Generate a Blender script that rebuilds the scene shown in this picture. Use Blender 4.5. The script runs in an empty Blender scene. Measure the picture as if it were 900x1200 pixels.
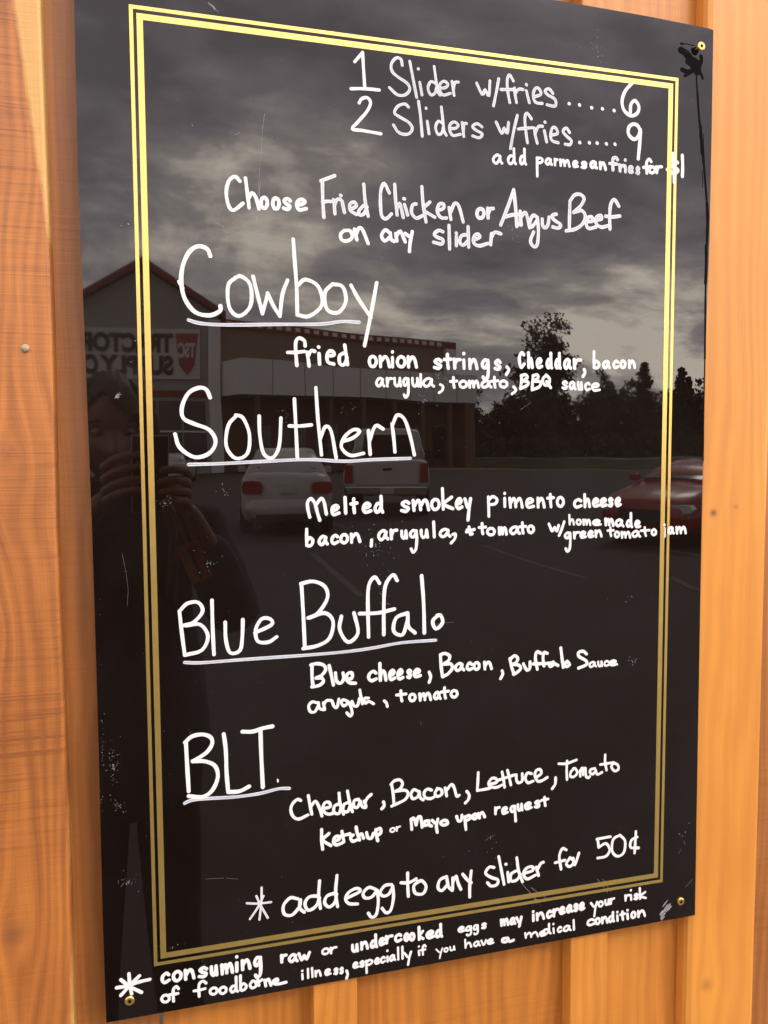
import bpy, bmesh, math, random
from mathutils import Vector, Matrix, noise
R = math.radians
rnd = random.Random(7)
sc = bpy.context.scene
COL = sc.collection

# ------------------------------------------------------------------ camera
cam = bpy.data.objects.new('camera', bpy.data.cameras.new('camera'))
COL.objects.link(cam)
cam.location = (0.0, -0.76923, 1.5)
_y, _p, _r = R(15.6527), R(4.1166), R(-0.3005)
_f = Vector((math.sin(_y)*math.cos(_p), math.cos(_y)*math.cos(_p), -math.sin(_p)))
_x = Vector((math.cos(_y), -math.sin(_y), 0)); _u = _x.cross(_f)
_x2 = math.cos(_r)*_x + math.sin(_r)*_u; _u2 = -math.sin(_r)*_x + math.cos(_r)*_u
cam.matrix_world = Matrix.Translation(cam.location) @ Matrix((_x2, _u2, -_f)).transposed().to_4x4()
cam.data.sensor_fit = 'VERTICAL'; cam.data.sensor_height = 24.0; cam.data.lens = 24.0*970/1200
cam.data.clip_start = 0.005; cam.data.clip_end = 3000
sc.camera = cam

# ------------------------------------------------------------------ light
SUN_DIR = Vector((0.45, -0.62, 0.64)).normalized()
world = bpy.data.worlds.new('World'); sc.world = world; world.use_nodes = True
wt = world.node_tree; wn = wt.nodes; wl = wt.links
for n in list(wn): wn.remove(n)
def N(nodes, typ, **kw):
    n = nodes.new(typ)
    for k, v in kw.items():
        if k.startswith('in_'): n.inputs[k[3:].replace('_', ' ')].default_value = v
        elif k.startswith('i'): n.inputs[int(k[1:])].default_value = v
        else: setattr(n, k, v)
    return n
def math_(nodes, links, op, a, b=None, c=None, clamp=False):
    n = nodes.new('ShaderNodeMath'); n.operation = op; n.use_clamp = clamp
    for i, v in enumerate((a, b, c)):
        if v is None: continue
        if isinstance(v, (int, float)): n.inputs[i].default_value = v
        else: links.new(v, n.inputs[i])
    return n.outputs[0]
def ramp(nodes, links, fac, stops, interp='LINEAR'):
    n = nodes.new('ShaderNodeValToRGB'); cr = n.color_ramp; cr.interpolation = interp
    while len(cr.elements) < len(stops): cr.elements.new(.5)
    for e, (p, c) in zip(cr.elements, stops):
        e.position = p; e.color = (*c, 1) if len(c) == 3 else c
    links.new(fac, n.inputs[0]); return n.outputs[0]
def mixc(nodes, links, fac, a, b, blend='MIX'):
    n = nodes.new('ShaderNodeMix'); n.data_type = 'RGBA'; n.blend_type = blend
    for s, v in ((n.inputs[0], fac), (n.inputs[6], a), (n.inputs[7], b)):
        if isinstance(v, (int, float)): s.default_value = v
        elif isinstance(v, tuple): s.default_value = (*v, 1) if len(v) == 3 else v
        else: links.new(v, s)
    return n.outputs[2]
sky = N(wn, 'ShaderNodeTexSky', sky_type='NISHITA', sun_disc=False)
sky.sun_elevation = math.asin(SUN_DIR.z); sky.sun_rotation = math.atan2(SUN_DIR.x, SUN_DIR.y)
tc = wn.new('ShaderNodeTexCoord'); sep = wn.new('ShaderNodeSeparateXYZ'); wl.new(tc.outputs['Generated'], sep.inputs[0])
zz = math_(wn, wl, 'MAXIMUM', sep.outputs[2], 0.0); zd = math_(wn, wl, 'ADD', zz, 0.27)
uu = math_(wn, wl, 'DIVIDE', sep.outputs[0], zd); vv = math_(wn, wl, 'DIVIDE', sep.outputs[1], zd)
cmb = wn.new('ShaderNodeCombineXYZ'); wl.new(uu, cmb.inputs[0]); wl.new(vv, cmb.inputs[1])
n1 = N(wn, 'ShaderNodeTexNoise', in_Scale=1.15, in_Detail=7.0, in_Roughness=0.55, in_Distortion=0.5); wl.new(cmb.outputs[0], n1.inputs['Vector'])
mp = N(wn, 'ShaderNodeMapping'); mp.inputs['Location'].default_value = (4.3, 7.7, 1.9); mp.inputs['Scale'].default_value = (1.0, 1.5, 1); wl.new(cmb.outputs[0], mp.inputs[0])
n2 = N(wn, 'ShaderNodeTexNoise', in_Scale=4.2, in_Detail=8.0, in_Roughness=0.6, in_Distortion=0.3); wl.new(mp.outputs[0], n2.inputs['Vector'])
low = math_(wn, wl, 'SUBTRACT', 1.0, math_(wn, wl, 'MULTIPLY', zz, 3.2, clamp=True), clamp=True)   # gaps show towards the horizon
f1 = math_(wn, wl, 'ADD', math_(wn, wl, 'MULTIPLY', n1.outputs[0], 0.75), math_(wn, wl, 'MULTIPLY', n2.outputs[0], 0.25))
f2 = math_(wn, wl, 'ADD', math_(wn, wl, 'MULTIPLY_ADD', f1, 2.5, -0.76), math_(wn, wl, 'MULTIPLY', low, 0.135))
CLOUD = ramp(wn, wl, f2, [(0.30, (8.2, 7.4, 8.1)), (0.48, (13.4, 12.1, 12.8)), (0.60, (21, 18.9, 17.6)), (0.76, (47, 41.5, 35))])
skyc = mixc(wn, wl, 0.95, sky.outputs[0], CLOUD)
bg = wn.new('ShaderNodeBackground'); bg.inputs[1].default_value = 0.10; wl.new(skyc, bg.inputs[0])
wo = wn.new('ShaderNodeOutputWorld'); wl.new(bg.outputs[0], wo.inputs[0])
sun = bpy.data.lights.new('sun', 'SUN'); sun.energy = 1.0; sun.angle = R(12); sun.color = (1.0, 0.93, 0.84)
so = bpy.data.objects.new('sun', sun); COL.objects.link(so); so.location = SUN_DIR*50
so.rotation_euler = (-SUN_DIR).to_track_quat('-Z', 'Y').to_euler()
sc.view_settings.view_transform = 'Standard'; sc.view_settings.look = 'None'
sc.view_settings.exposure = 0.45; sc.view_settings.gamma = 1.0
sc.view_settings.use_curve_mapping = False
sc.render.engine = 'CYCLES'; sc.cycles.max_bounces = 6; sc.cycles.use_denoising = True

# ------------------------------------------------------------------ helpers
def tag(o, label=None, cat=None, group=None, kind=None):
    if label: o['label'] = label
    if cat: o['category'] = cat
    if group: o['group'] = group
    if kind: o['kind'] = kind
    return o
def link(name, me, mat=None, parent=None, smooth=False):
    o = bpy.data.objects.new(name, me); COL.objects.link(o)
    if mat is not None and not me.materials: me.materials.append(mat)
    if parent is not None: o.parent = parent
    if smooth: me.polygons.foreach_set('use_smooth', [True]*len(me.polygons))
    return o
def obj(name, bm, mat=None, parent=None, smooth=False):
    me = bpy.data.meshes.new(name); bm.to_mesh(me); bm.free()
    return link(name, me, mat, parent, smooth)
def empty(name, loc=(0, 0, 0), rz=0.0):
    o = bpy.data.objects.new(name, None); COL.objects.link(o); o.location = loc; o.rotation_euler = (0, 0, rz)
    o.empty_display_size = .2; return o
def bx(bm, x0, x1, y0, y1, z0, z1, bev=0.0, seg=2):
    b = bmesh.new(); bmesh.ops.create_cube(b, size=1)
    for v in b.verts:
        v.co = Vector(((x0+x1)/2+v.co.x*(x1-x0), (y0+y1)/2+v.co.y*(y1-y0), (z0+z1)/2+v.co.z*(z1-z0)))
    if bev: bmesh.ops.bevel(b, geom=b.edges[:], offset=bev, segments=seg, profile=.6, affect='EDGES')
    me = bpy.data.meshes.new('t'); b.to_mesh(me); b.free(); bm.from_mesh(me); bpy.data.meshes.remove(me); return bm
def box(*a, **k): return bx(bmesh.new(), *a, **k)
def cyl(bm, p0, p1, r0, r1=None, seg=16, cap=True):
    p0, p1 = Vector(p0), Vector(p1); r1 = r0 if r1 is None else r1
    d = (p1-p0); L = d.length; m = Matrix.Translation((p0+p1)/2) @ d.to_track_quat('Z', 'Y').to_matrix().to_4x4()
    bmesh.ops.create_cone(bm, cap_ends=cap, segments=seg, radius1=r0, radius2=r1, depth=L, matrix=m); return bm
def poly(bm, pts, d):
    """extrude the polygon pts by the vector d"""
    a = [bm.verts.new(p) for p in pts]; b = [bm.verts.new(Vector(p)+Vector(d)) for p in pts]
    n = len(a); bm.faces.new(a); bm.faces.new(b[::-1])
    for i in range(n): bm.faces.new((a[i], b[i], b[(i+1) % n], a[(i+1) % n]))
    bmesh.ops.recalc_face_normals(bm, faces=bm.faces); return bm
def mat(name, col, rough=.5, metal=0.0, spec=.5, var=0.0, scale=20.0, bump=0.0, emit=None, trans=0.0):
    m = bpy.data.materials.new(name); m.use_nodes = True; nt = m.node_tree; nn, ll = nt.nodes, nt.links
    b = nn['Principled BSDF']; b.inputs['Base Color'].default_value = (*col, 1); b.inputs['Roughness'].default_value = rough
    b.inputs['Metallic'].default_value = metal; b.inputs['Specular IOR Level'].default_value = spec
    t = nn.new('ShaderNodeTexCoord'); no = N(nn, 'ShaderNodeTexNoise', in_Scale=scale, in_Detail=6.0, in_Roughness=.6); ll.new(t.outputs['Object'], no.inputs['Vector'])
    if var:
        c = ramp(nn, ll, no.outputs[0], [(.3, tuple(v*(1-var) for v in col)), (.7, tuple(min(1, v*(1+var)) for v in col))]); ll.new(c, b.inputs['Base Color'])
    if bump:
        bu = N(nn, 'ShaderNodeBump', in_Strength=bump, in_Distance=.01); ll.new(no.outputs[0], bu.inputs['Height']); ll.new(bu.outputs[0], b.inputs['Normal'])
    return m

# ------------------------------------------------------------------ materials of the wall and the board
def wood(name, dark, light, saw=.3, off=0.0, knots=(), sap=False, freq=1.0):
    """stained rough-sawn cedar, grain along Z; knots = (x, z, radius, darkness)"""
    m = bpy.data.materials.new(name); m.use_nodes = True; nt = m.node_tree; nn, ll = nt.nodes, nt.links
    M = lambda op, a, b=None, c=None, clamp=False: math_(nn, ll, op, a, b, c, clamp)
    b = nn['Principled BSDF']
    t = nn.new('ShaderNodeTexCoord'); s = nn.new('ShaderNodeSeparateXYZ'); ll.new(t.outputs['Object'], s.inputs[0])
    X, Z = s.outputs[0], s.outputs[2]
    oi = nn.new('ShaderNodeObjectInfo'); rnd_ = M('MULTIPLY', oi.outputs['Random'], 37.0)
    def noise_(sx, sz, sc_, det=4.0, rough=.55, dist=0.0, x=None, w=0.0):
        c = nn.new('ShaderNodeCombineXYZ'); ll.new(M('MULTIPLY', x if x is not None else X, sx), c.inputs[0]); ll.new(M('ADD', rnd_, w+off), c.inputs[1]); ll.new(M('MULTIPLY', Z, sz), c.inputs[2])
        n = N(nn, 'ShaderNodeTexNoise', in_Scale=sc_, in_Detail=det, in_Roughness=rough, in_Distortion=dist); ll.new(c.outputs[0], n.inputs['Vector']); return n.outputs[0]
    warp = M('MULTIPLY', M('SUBTRACT', noise_(5, 2.2, 1.0, 3.0), .5), .05)
    xg = M('ADD', X, warp); kd = None
    for (kx, kz, kr, ka) in knots:
        dx = M('SUBTRACT', X, kx); dz = M('MULTIPLY', M('SUBTRACT', Z, kz), .45)
        d2 = M('ADD', M('MULTIPLY', dx, dx), M('MULTIPLY', dz, dz))
        q = M('DIVIDE', d2, kr*kr)
        xg = M('ADD', xg, M('MULTIPLY', M('DIVIDE', M('MULTIPLY', dx, 1.1), M('ADD', M('MULTIPLY', q, .35), 1.0)), -1.0))
        dz2 = M('MULTIPLY', M('SUBTRACT', Z, kz), 1.1); d3 = M('DIVIDE', M('ADD', M('MULTIPLY', dx, dx), M('MULTIPLY', dz2, dz2)), kr*kr)
        k = M('MULTIPLY', M('POWER', 2.718, M('MULTIPLY', M('MULTIPLY', d3, M('ADD', .6, noise_(60, 60, 1.0, 3.0))), -1.1)), ka)
        kd = k if kd is None else M('MAXIMUM', kd, k)
    rings = M('SINE', M('MULTIPLY', M('ADD', xg, M('MULTIPLY', M('SUBTRACT', noise_(9, 1.1, 1.0, 2.0), .5), .10)), 420.0*freq))
    fine = noise_(520, 7, 1.0, 4.0, rough=.7, x=xg, w=3.0)
    med = noise_(90, 1.5, 1.0, 5.0, x=xg, w=9.0)
    blotch = noise_(9, 4.5, 1.0, 4.0, w=5.0)
    f = M('ADD', M('ADD', M('MULTIPLY', rings, .060), M('MULTIPLY', fine, .22)), M('ADD', M('MULTIPLY', med, .34), M('MULTIPLY', blotch, .56)))
    sawn = noise_(6, 620, 1.0, 3.0, rough=.65, w=1.0); sawn2 = noise_(4, 210, 1.0, 3.0, rough=.6, w=2.0)
    kerf = M('MULTIPLY', M('SUBTRACT', M('MAXIMUM', sawn, M('SUBTRACT', sawn2, .01)), .545), 10.0, clamp=True)     # thin dark saw kerfs across the grain
    patch = M('MULTIPLY', M('SUBTRACT', noise_(5, 5, 1.0, 3.0, w=7.0), .40), 3.0, clamp=True)
    spots = M('MULTIPLY', M('MULTIPLY', M('MULTIPLY', kerf, patch), M('ADD', fine, .3)), -.36*saw)
    f = M('ADD', f, M('MULTIPLY', spots, 1.25))
    mid = tuple((a+c)/2 for a, c in zip(dark, light))
    col = ramp(nn, ll, f, [(.38, dark), (.52, mid), (.66, light), (.85, tuple(min(1, v*1.18) for v in light))])
    if sap:   # pale sapwood running down the free edge
        th = ramp(nn, ll, M('DIVIDE', M('SUBTRACT', Z, 0.95), 1.05), [(0.0, (.12,)*3), (.25, (.01,)*3), (.45, (.0,)*3), (.68, (.0,)*3), (.86, (.36,)*3), (1.0, (.50,)*3)])
        edge = M('SUBTRACT', M('ADD', M('ADD', X, .0775), M('MULTIPLY', th, .062)), M('MULTIPLY', M('SUBTRACT', noise_(4, 14, 1.0, 4.0, w=4.0), .5), .012))
        e = M('MULTIPLY', edge, 260.0, clamp=True)
        col = mixc(nn, ll, M('MULTIPLY', e, .85), col, mixc(nn, ll, M('MULTIPLY', fine, .5), (.72, .43, .13), (.58, .29, .08)))
    if kd is not None: col = mixc(nn, ll, kd, col, (.10, .035, .025))
    ll.new(col, b.inputs['Base Color']); b.inputs['Roughness'].default_value = .42
    b.inputs['Specular IOR Level'].default_value = .60
    h = M('ADD', M('MULTIPLY', fine, .5), M('MULTIPLY', M('ADD', sawn, sawn2), .9*saw+.1))
    bu = N(nn, 'ShaderNodeBump', in_Strength=.35, in_Distance=.0012); ll.new(h, bu.inputs['Height']); ll.new(bu.outputs[0], b.inputs['Normal'])
    return m
W_TRIM = wood('rough sawn cedar', (0.27, 0.088, 0.022), (0.51, 0.182, 0.038), saw=.62, off=1.3, freq=1.6, sap=True, knots=((-.147, 1.352, .011, .9), (-.128, 1.075, .012, .45), (-.118, 1.50, .010, .25)))
W_BOARD = wood('cedar boards', (0.36, 0.122, 0.020), (0.55, 0.203, 0.034), saw=.22, off=4.1)
W_SHADE = wood('reddish cedar board', (0.29, 0.105, 0.026), (0.42, 0.160, 0.040), saw=.40, off=8.8, freq=1.5)
W_BATT = wood('honey cedar batten', (0.47, 0.166, 0.028), (0.64, 0.255, 0.043), saw=.12, off=2.2)
W_WIDE = wood('wide smooth cedar board', (0.60, 0.232, 0.040), (0.72, 0.302, 0.052), saw=.06, off=6.0, freq=.8, knots=((.592, 1.432, .0045, .85), (.620, 1.438, .003, .35), (.597, .890, .008, .35)))

def board_mat():
    m = bpy.data.materials.new('glossy black board'); m.use_nodes = True; nt = m.node_tree; nn, ll = nt.nodes, nt.links
    b = nn['Principled BSDF']; b.inputs['Specular IOR Level'].default_value = .74; b.inputs['IOR'].default_value = 1.5
    t = nn.new('ShaderNodeTexCoord')
    # worn film: faint hazy wiped areas and fine dust
    hz = N(nn, 'ShaderNodeTexNoise', in_Scale=5.0, in_Detail=6.0, in_Roughness=.65, in_Distortion=.8); ll.new(t.outputs['Object'], hz.inputs['Vector'])
    du = N(nn, 'ShaderNodeTexVoronoi', in_Scale=150.0); ll.new(t.outputs['Object'], du.inputs['Vector'])
    dust = math_(nn, ll, 'LESS_THAN', du.outputs['Distance'], .045)
    sel = math_(nn, ll, 'GREATER_THAN', math_(nn, ll, 'MULTIPLY', hz.outputs[0], du.outputs['Color']), .44)
    dustm = math_(nn, ll, 'MULTIPLY', math_(nn, ll, 'MULTIPLY', dust, sel), .35)
    hzm = ramp(nn, ll, hz.outputs[0], [(.45, (.0074, .0043, .0034)), (.75, (.0105, .0080, .0073))])
    ll.new(mixc(nn, ll, dustm, hzm, (.30, .29, .28)), b.inputs['Base Color'])
    r = ramp(nn, ll, hz.outputs[0], [(.45, (.004,)*3), (.75, (.035,)*3)]); ll.new(r, b.inputs['Roughness'])
    wv = N(nn, 'ShaderNodeTexNoise', in_Scale=3.2, in_Detail=2.0); ll.new(t.outputs['Object'], wv.inputs['Vector'])
    bu = N(nn, 'ShaderNodeBump', in_Strength=.35, in_Distance=.0016); ll.new(wv.outputs[0], bu.inputs['Height']); ll.new(bu.outputs[0], b.inputs['Normal'])
    return m
M_BLACK = board_mat()
M_GOLD = mat('gold border paint', (.92, .66, .20), rough=.30, metal=.85, var=.06, scale=60)
def ink_mat():
    m = bpy.data.materials.new('white marker ink'); m.use_nodes = True; nt = m.node_tree; nn, ll = nt.nodes, nt.links
    b = nn['Principled BSDF']; t = nn.new('ShaderNodeTexCoord')
    a = N(nn, 'ShaderNodeTexNoise', in_Scale=42.0, in_Detail=4.0, in_Roughness=.6); ll.new(t.outputs['Object'], a.inputs['Vector'])
    uv = nn.new('ShaderNodeAttribute'); uv.attribute_name = 'thin'
    sp = nn.new('ShaderNodeSeparateXYZ'); ll.new(t.outputs['Object'], sp.inputs[0])
    th = math_(nn, ll, 'MULTIPLY', uv.outputs['Fac'], math_(nn, ll, 'ADD', .25, a.outputs[0]))
    sk = N(nn, 'ShaderNodeTexNoise', in_Scale=420.0, in_Detail=3.0); ll.new(t.outputs['Object'], sk.inputs['Vector'])
    th = math_(nn, ll, 'ADD', th, math_(nn, ll, 'MULTIPLY', math_(nn, ll, 'SUBTRACT', sk.outputs[0], .5), .28))
    c = ramp(nn, ll, th, [(.0, (.84, .84, .84)), (.26, (.76, .77, .79)), (.50, (.54, .58, .66)), (.85, (.38, .42, .53))])
    ll.new(c, b.inputs['Base Color']); b.inputs['Roughness'].default_value = .55
    return m
M_INK = ink_mat()
M_DUST = mat('chalky residue', (.26, .26, .275), rough=.8, var=.3, scale=200)
M_MATTE = mat('dried black drip', (.006, .005, .005), rough=.85, spec=.05)
M_BRASS = mat('brass screw', (.80, .52, .16), rough=.32, metal=.85, var=.15, scale=300)
M_STEEL = mat('zinc nail head', (.42, .33, .24), rough=.7, metal=.2, var=.2, scale=400)

# ------------------------------------------------------------------ ground
def sheet(name, pts, z, m, kind='structure', parent=None):
    bm = bmesh.new(); bm.faces.new([bm.verts.new((x, y, z)) for x, y in pts]); bmesh.ops.recalc_face_normals(bm, faces=bm.faces)
    if bm.faces[0].normal.z < 0: bmesh.ops.reverse_faces(bm, faces=bm.faces)
    o = obj(name, bm, m, parent)
    if kind and parent is None: o['kind'] = kind
    return o
M_ASPH = mat('asphalt', (.030, .026, .024), rough=.85, var=.30, scale=3.0, bump=.2)
M_GRASS = mat('grass', (.045, .055, .020), rough=.95, var=.4, scale=.5, bump=.4)
M_CONC = mat('pale concrete', (.30, .29, .27), rough=.85, var=.12, scale=4)
M_LINE = mat('worn white line paint', (.09, .087, .083), rough=.8, var=.6, scale=14)
sheet('ground', [(-900, -1500), (900, -1500), (900, 900), (-900, 900)], -.10, M_GRASS)
sheet('parking_lot', [(-90, -58.5), (20, -58.5), (75, -46), (75, 30), (-90, 30)], 0.0, M_ASPH)
bm = bmesh.new(); rows = []
for (x, y) in ((22, -80), (40, -72), (60, -66), (85, -58), (140, -46)):
    rows.append([bm.verts.new((x+dx, y+dy, z)) for dx, dy, z in ((1.2, 4, -.05), (0, 0, .75), (-1.2, -4.5, .80), (-2.6, -9, -.05))])
fs = []
for a, b in zip(rows[:-1], rows[1:]):
    for k in range(3): fs.append((bm.faces.new((a[k], b[k], b[k+1], a[k+1])), k))
me = bpy.data.meshes.new('road'); 
for f, k in fs: f.material_index = 1 if k == 1 else 0
bmesh.ops.recalc_face_normals(bm, faces=bm.faces); bm.to_mesh(me); bm.free(); me.materials.append(M_GRASS); me.materials.append(M_CONC)
link('road', me)['kind'] = 'structure'
kb = empty('kerb', (20, -58.5, 0)); tag(kb, 'pale concrete kerb along the far edge of the parking lot', 'kerb')
for (a, b) in (((20, -58.7), (47, -52.4)), ((47.1, -52.4), (75, -46.1))):
    d = Vector((b[0]-a[0], b[1]-a[1], 0)); nrm = Vector((-d.y, d.x, 0)).normalized()*.16
    bm = bmesh.new(); poly(bm, [(a[0]-20, a[1]+58.5, -.1), (b[0]-20, b[1]+58.5, -.1), (b[0]-20+nrm.x, b[1]+58.5+nrm.y, -.1), (a[0]-20+nrm.x, a[1]+58.5+nrm.y, -.1)], (0, 0, .24))
    obj('kerb_stone', bm, M_CONC, kb)
for (x0, y0, x1, y1) in ((5.1, -11.6, 4.88, -7.9), (7.7, -11.9, 7.48, -8.2), (2.3, -11.3, 2.1, -7.6), (5.93, -7.75, 5.60, -6.8), (-.4, -11.2, -.5, -7.6), (10.4, -12.2, 10.2, -8.3), (.4, -19.5, .3, -14.6), (3.75, -19.7, 3.65, -14.8), (6.95, -20, 6.85, -15)):
    d = Vector((x1-x0, y1-y0)).normalized(); n = Vector((-d.y, d.x))*.05
    o = sheet('painted_line', [(x0-n.x, y0-n.y), (x1-n.x, y1-n.y), (x1+n.x, y1+n.y), (x0+n.x, y0+n.y)], .004, M_LINE)

# ------------------------------------------------------------------ wooden wall
wall = empty('wood_wall', (0, .03, 0)); tag(wall, 'orange stained cedar board and batten wall behind the black menu board', 'wall')
def plank(name, x0, x1, y0, y1, z0, z1, m, bev=.0015, label=None, wav=0.0):
    bm = bmesh.new(); n = 26 if wav else 1
    if wav:
        prev = None
        zs = [z0+(z1-z0)*i/60 for i in range(61)]
        rings = []
        for z in zs:
            w0 = wav*(noise.noise(Vector((x0*9, 1.0, z*3.1)))); w1 = wav*(noise.noise(Vector((x1*9+5, 2.0, z*3.1))))
            a, b = x0+w0, x1+w1; c = bev
            rings.append([bm.verts.new(p) for p in ((a, y1, z), (a, y0+c, z), (a+c*.3, y0+c*.3, z), (a+c, y0, z), (b-c, y0, z), (b-c*.3, y0+c*.3, z), (b, y0+c, z), (b, y1, z))])
        for r0, r1 in zip(rings[:-1], rings[1:]):
            for i in range(8): bm.faces.new((r0[i], r0[(i+1) % 8], r1[(i+1) % 8], r1[i]))
        bm.faces.new(rings[0][::-1]); bm.faces.new(rings[-1]); bmesh.ops.recalc_face_normals(bm, faces=bm.faces)
    else: bx(bm, x0, x1, y0, y1, z0, z1, bev)
    for v in bm.verts: v.co.y -= .03
    o = obj(name, bm, m, wall)
    if label: o['label'] = label
    return o
ZT = 2.75
Y_B0, Y_B1 = .024, .043       # recessed boards
Y_T0, Y_T1 = .0045, .0235     # battens in front of them
for (x0, x1, m) in ((-1.70, -1.42, W_BOARD), (-1.417, -1.14, W_SHADE), (-1.137, -.86, W_BOARD), (-.857, -.58, W_SHADE), (-.577, -.30, W_BOARD), (-.297, -.0055, W_SHADE),
                    (-.0025, .165, W_BOARD), (.168, .452, W_BOARD), (.455, .612, W_BATT), (.615, .90, W_SHADE), (.903, 1.19, W_BOARD), (1.193, 1.48, W_SHADE), (1.483, 1.77, W_BOARD), (1.773, 2.06, W_SHADE), (2.063, 2.35, W_BOARD)):
    plank('board', x0, x1, Y_B0, Y_B1, .02, ZT, m)
plank('wide_trim_board', -.262, -.0800, -.0005, Y_T1, .02, ZT, W_TRIM, bev=.003, label='rough sawn trim board with a nail head and pale sapwood edge', wav=.003)
plank('wide_batten', .5705, .6640, .0045, Y_T1, .02, ZT, W_WIDE, bev=.007, label='wide smooth honey coloured board right of the menu board', wav=.0012)
for x in (-1.44, -1.16, -.88, -.60, .1415, .4245, .88, 1.17, 1.46, 1.75, 2.04):
    plank('batten', x, x+.0445, Y_T0, Y_T1, .02, ZT, W_BATT, bev=.0012, wav=.0008)
nb = bmesh.new()
cyl(nb, (-.1008, -.0005-.03, 1.590), (-.1008, -.0022-.03, 1.590), .0036, .0030, 18)
obj('nail', nb, M_STEEL, wall, True)
for (x, z) in ((.6125, 2.10), (.6125, .70), (-.12, .80), (-.12, 2.3)):
    nb = bmesh.new(); y0 = (-.0005 if x < 0 else .0045)-.03
    cyl(nb, (x, y0, z), (x, y0-.0016, z), .0034, .0028, 18); obj('nail', nb, M_STEEL, wall, True)

# ------------------------------------------------------------------ menu board
menu = empty('menu_board', (.26, 0, .977))
tag(menu, 'glossy black menu board with gold double border and white handwriting, screwed to the wood', 'menu board')
OX, OZ = .26, .977
def mobj(name, bm, m, smooth=False, label=None):
    for v in bm.verts: v.co.x -= OX; v.co.z -= OZ
    o = obj(name, bm, m, menu, smooth)
    if label: o['label'] = label
    return o
bm = bmesh.new()
edgeL = [(-.0525, .9775), (-.0529, 1.075), (-.0518, 1.265), (-.0518, 1.434), (-.0529, 1.583), (-.0543, 1.741), (-.0532, 1.881), (-.0530, 1.9425)]
edgeR = [(.5745, 1.937), (.5752, 1.829), (.5755, 1.724), (.5738, 1.617), (.5736, 1.434), (.5750, 1.207), (.5764, .9790)]
ring = edgeL+[(.20, 1.9430), (.397, 1.9422), (.497, 1.9405), (.5675, 1.9380)]+edgeR+[(.26, .9775)]
poly(bm, [(x, .0, z) for x, z in ring], (0, .0038, 0))
mobj('panel', bm, M_BLACK)
def frame(x0, x1, z0, z1, t, y=-.00008):
    bm = bmesh.new(); o = [(x0, z0), (x1, z0), (x1, z1), (x0, z1)]; i = [(x0+t, z0+t), (x1-t, z0+t), (x1-t, z1-t), (x0+t, z1-t)]
    O = [bm.verts.new((x, y, z)) for x, z in o]; I = [bm.verts.new((x, y, z)) for x, z in i]
    O2 = [bm.verts.new((x, -.00001, z)) for x, z in o]; I2 = [bm.verts.new((x, -.00001, z)) for x, z in i]
    for k in range(4):
        j = (k+1) % 4
        bm.faces.new((O[k], O[j], I[j], I[k])); bm.faces.new((O[k], O[j], O2[j], O2[k])); bm.faces.new((I[k], I[j], I2[j], I2[k]))
    bmesh.ops.recalc_face_normals(bm, faces=bm.faces)
    if bm.faces[0].normal.y > 0: bmesh.ops.reverse_faces(bm, faces=bm.faces)
    return bm
mobj('border_line', frame(-.0091, .5337, 1.0240, 1.8840, .0032), M_GOLD, label='thin outer gold line')
mobj('border_line', frame(-.0030, .5276, 1.0302, 1.8777, .0052), M_GOLD, label='thicker inner gold line')

def smooth_path(P, n=4):
    P = [Vector((a, b)) for a, b in P]
    if len(P) < 3: return P
    out = []
    for i in range(len(P)-1):
        p1, p2 = P[i], P[i+1]
        p0 = P[i-1] if i else 2*P[0]-P[1]
        p3 = P[i+2] if i+2 < len(P) else 2*P[-1]-P[-2]
        for k in range(n):
            t = k/n
            out.append(.5*((2*p1)+(p2-p0)*t+(2*p0-5*p1+4*p2-p3)*t*t+(3*p1-3*p2+p3-p0)*t**3))
    out.append(P[-1]); return out
def ribbon(bm, path, w, lift, lay, thin=0.0, taper=0.0):
    """one pen stroke: a slightly domed ribbon of ink with round ends"""
    pts = smooth_path(path)
    q = [pts[0]]
    for p in pts[1:]:
        if (p-q[-1]).length > 1e-5: q.append(p)
    if len(q) < 2: q.append(q[0]+Vector((1e-4, 0)))
    hw = w/2; rows = []; n = len(q); s0 = rnd.random()*50
    tg = [(q[min(i+1, n-1)]-q[max(i-1, 0)]).normalized() for i in range(n)]
    edge, mid = -lift, -lift-.000006
    def row(c, t, h, e):
        nr = Vector((-t.y, t.x)); r = []
        for s, y in ((-1, -.00002), (-.97, edge), (0, mid), (.97, edge), (1, -.00002)):
            v = bm.verts.new((c.x+nr.x*s*h, y if e else y, c.y+nr.y*s*h)); v[lay] = thin*(1-abs(s)*.8); r.append(v)
        rows.append(r)
    for a in (80, 62, 40, 18): row(q[0]-tg[0]*hw*math.sin(R(a)), tg[0], hw*math.cos(R(a)), True)
    for i in range(n):
        k = 1+.06*math.sin(s0+i*.9)
        row(q[i], tg[i], hw*k, False)
    for a in (18, 40, 62, 80): row(q[-1]+tg[-1]*hw*math.sin(R(a)), tg[-1], hw*math.cos(R(a)), True)
    for r0, r1 in zip(rows[:-1], rows[1:]):
        for i in range(4): bm.faces.new((r0[i], r1[i], r1[i+1], r0[i+1]))
    bm.faces.new(rows[0]); bm.faces.new(rows[-1][::-1])
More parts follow.
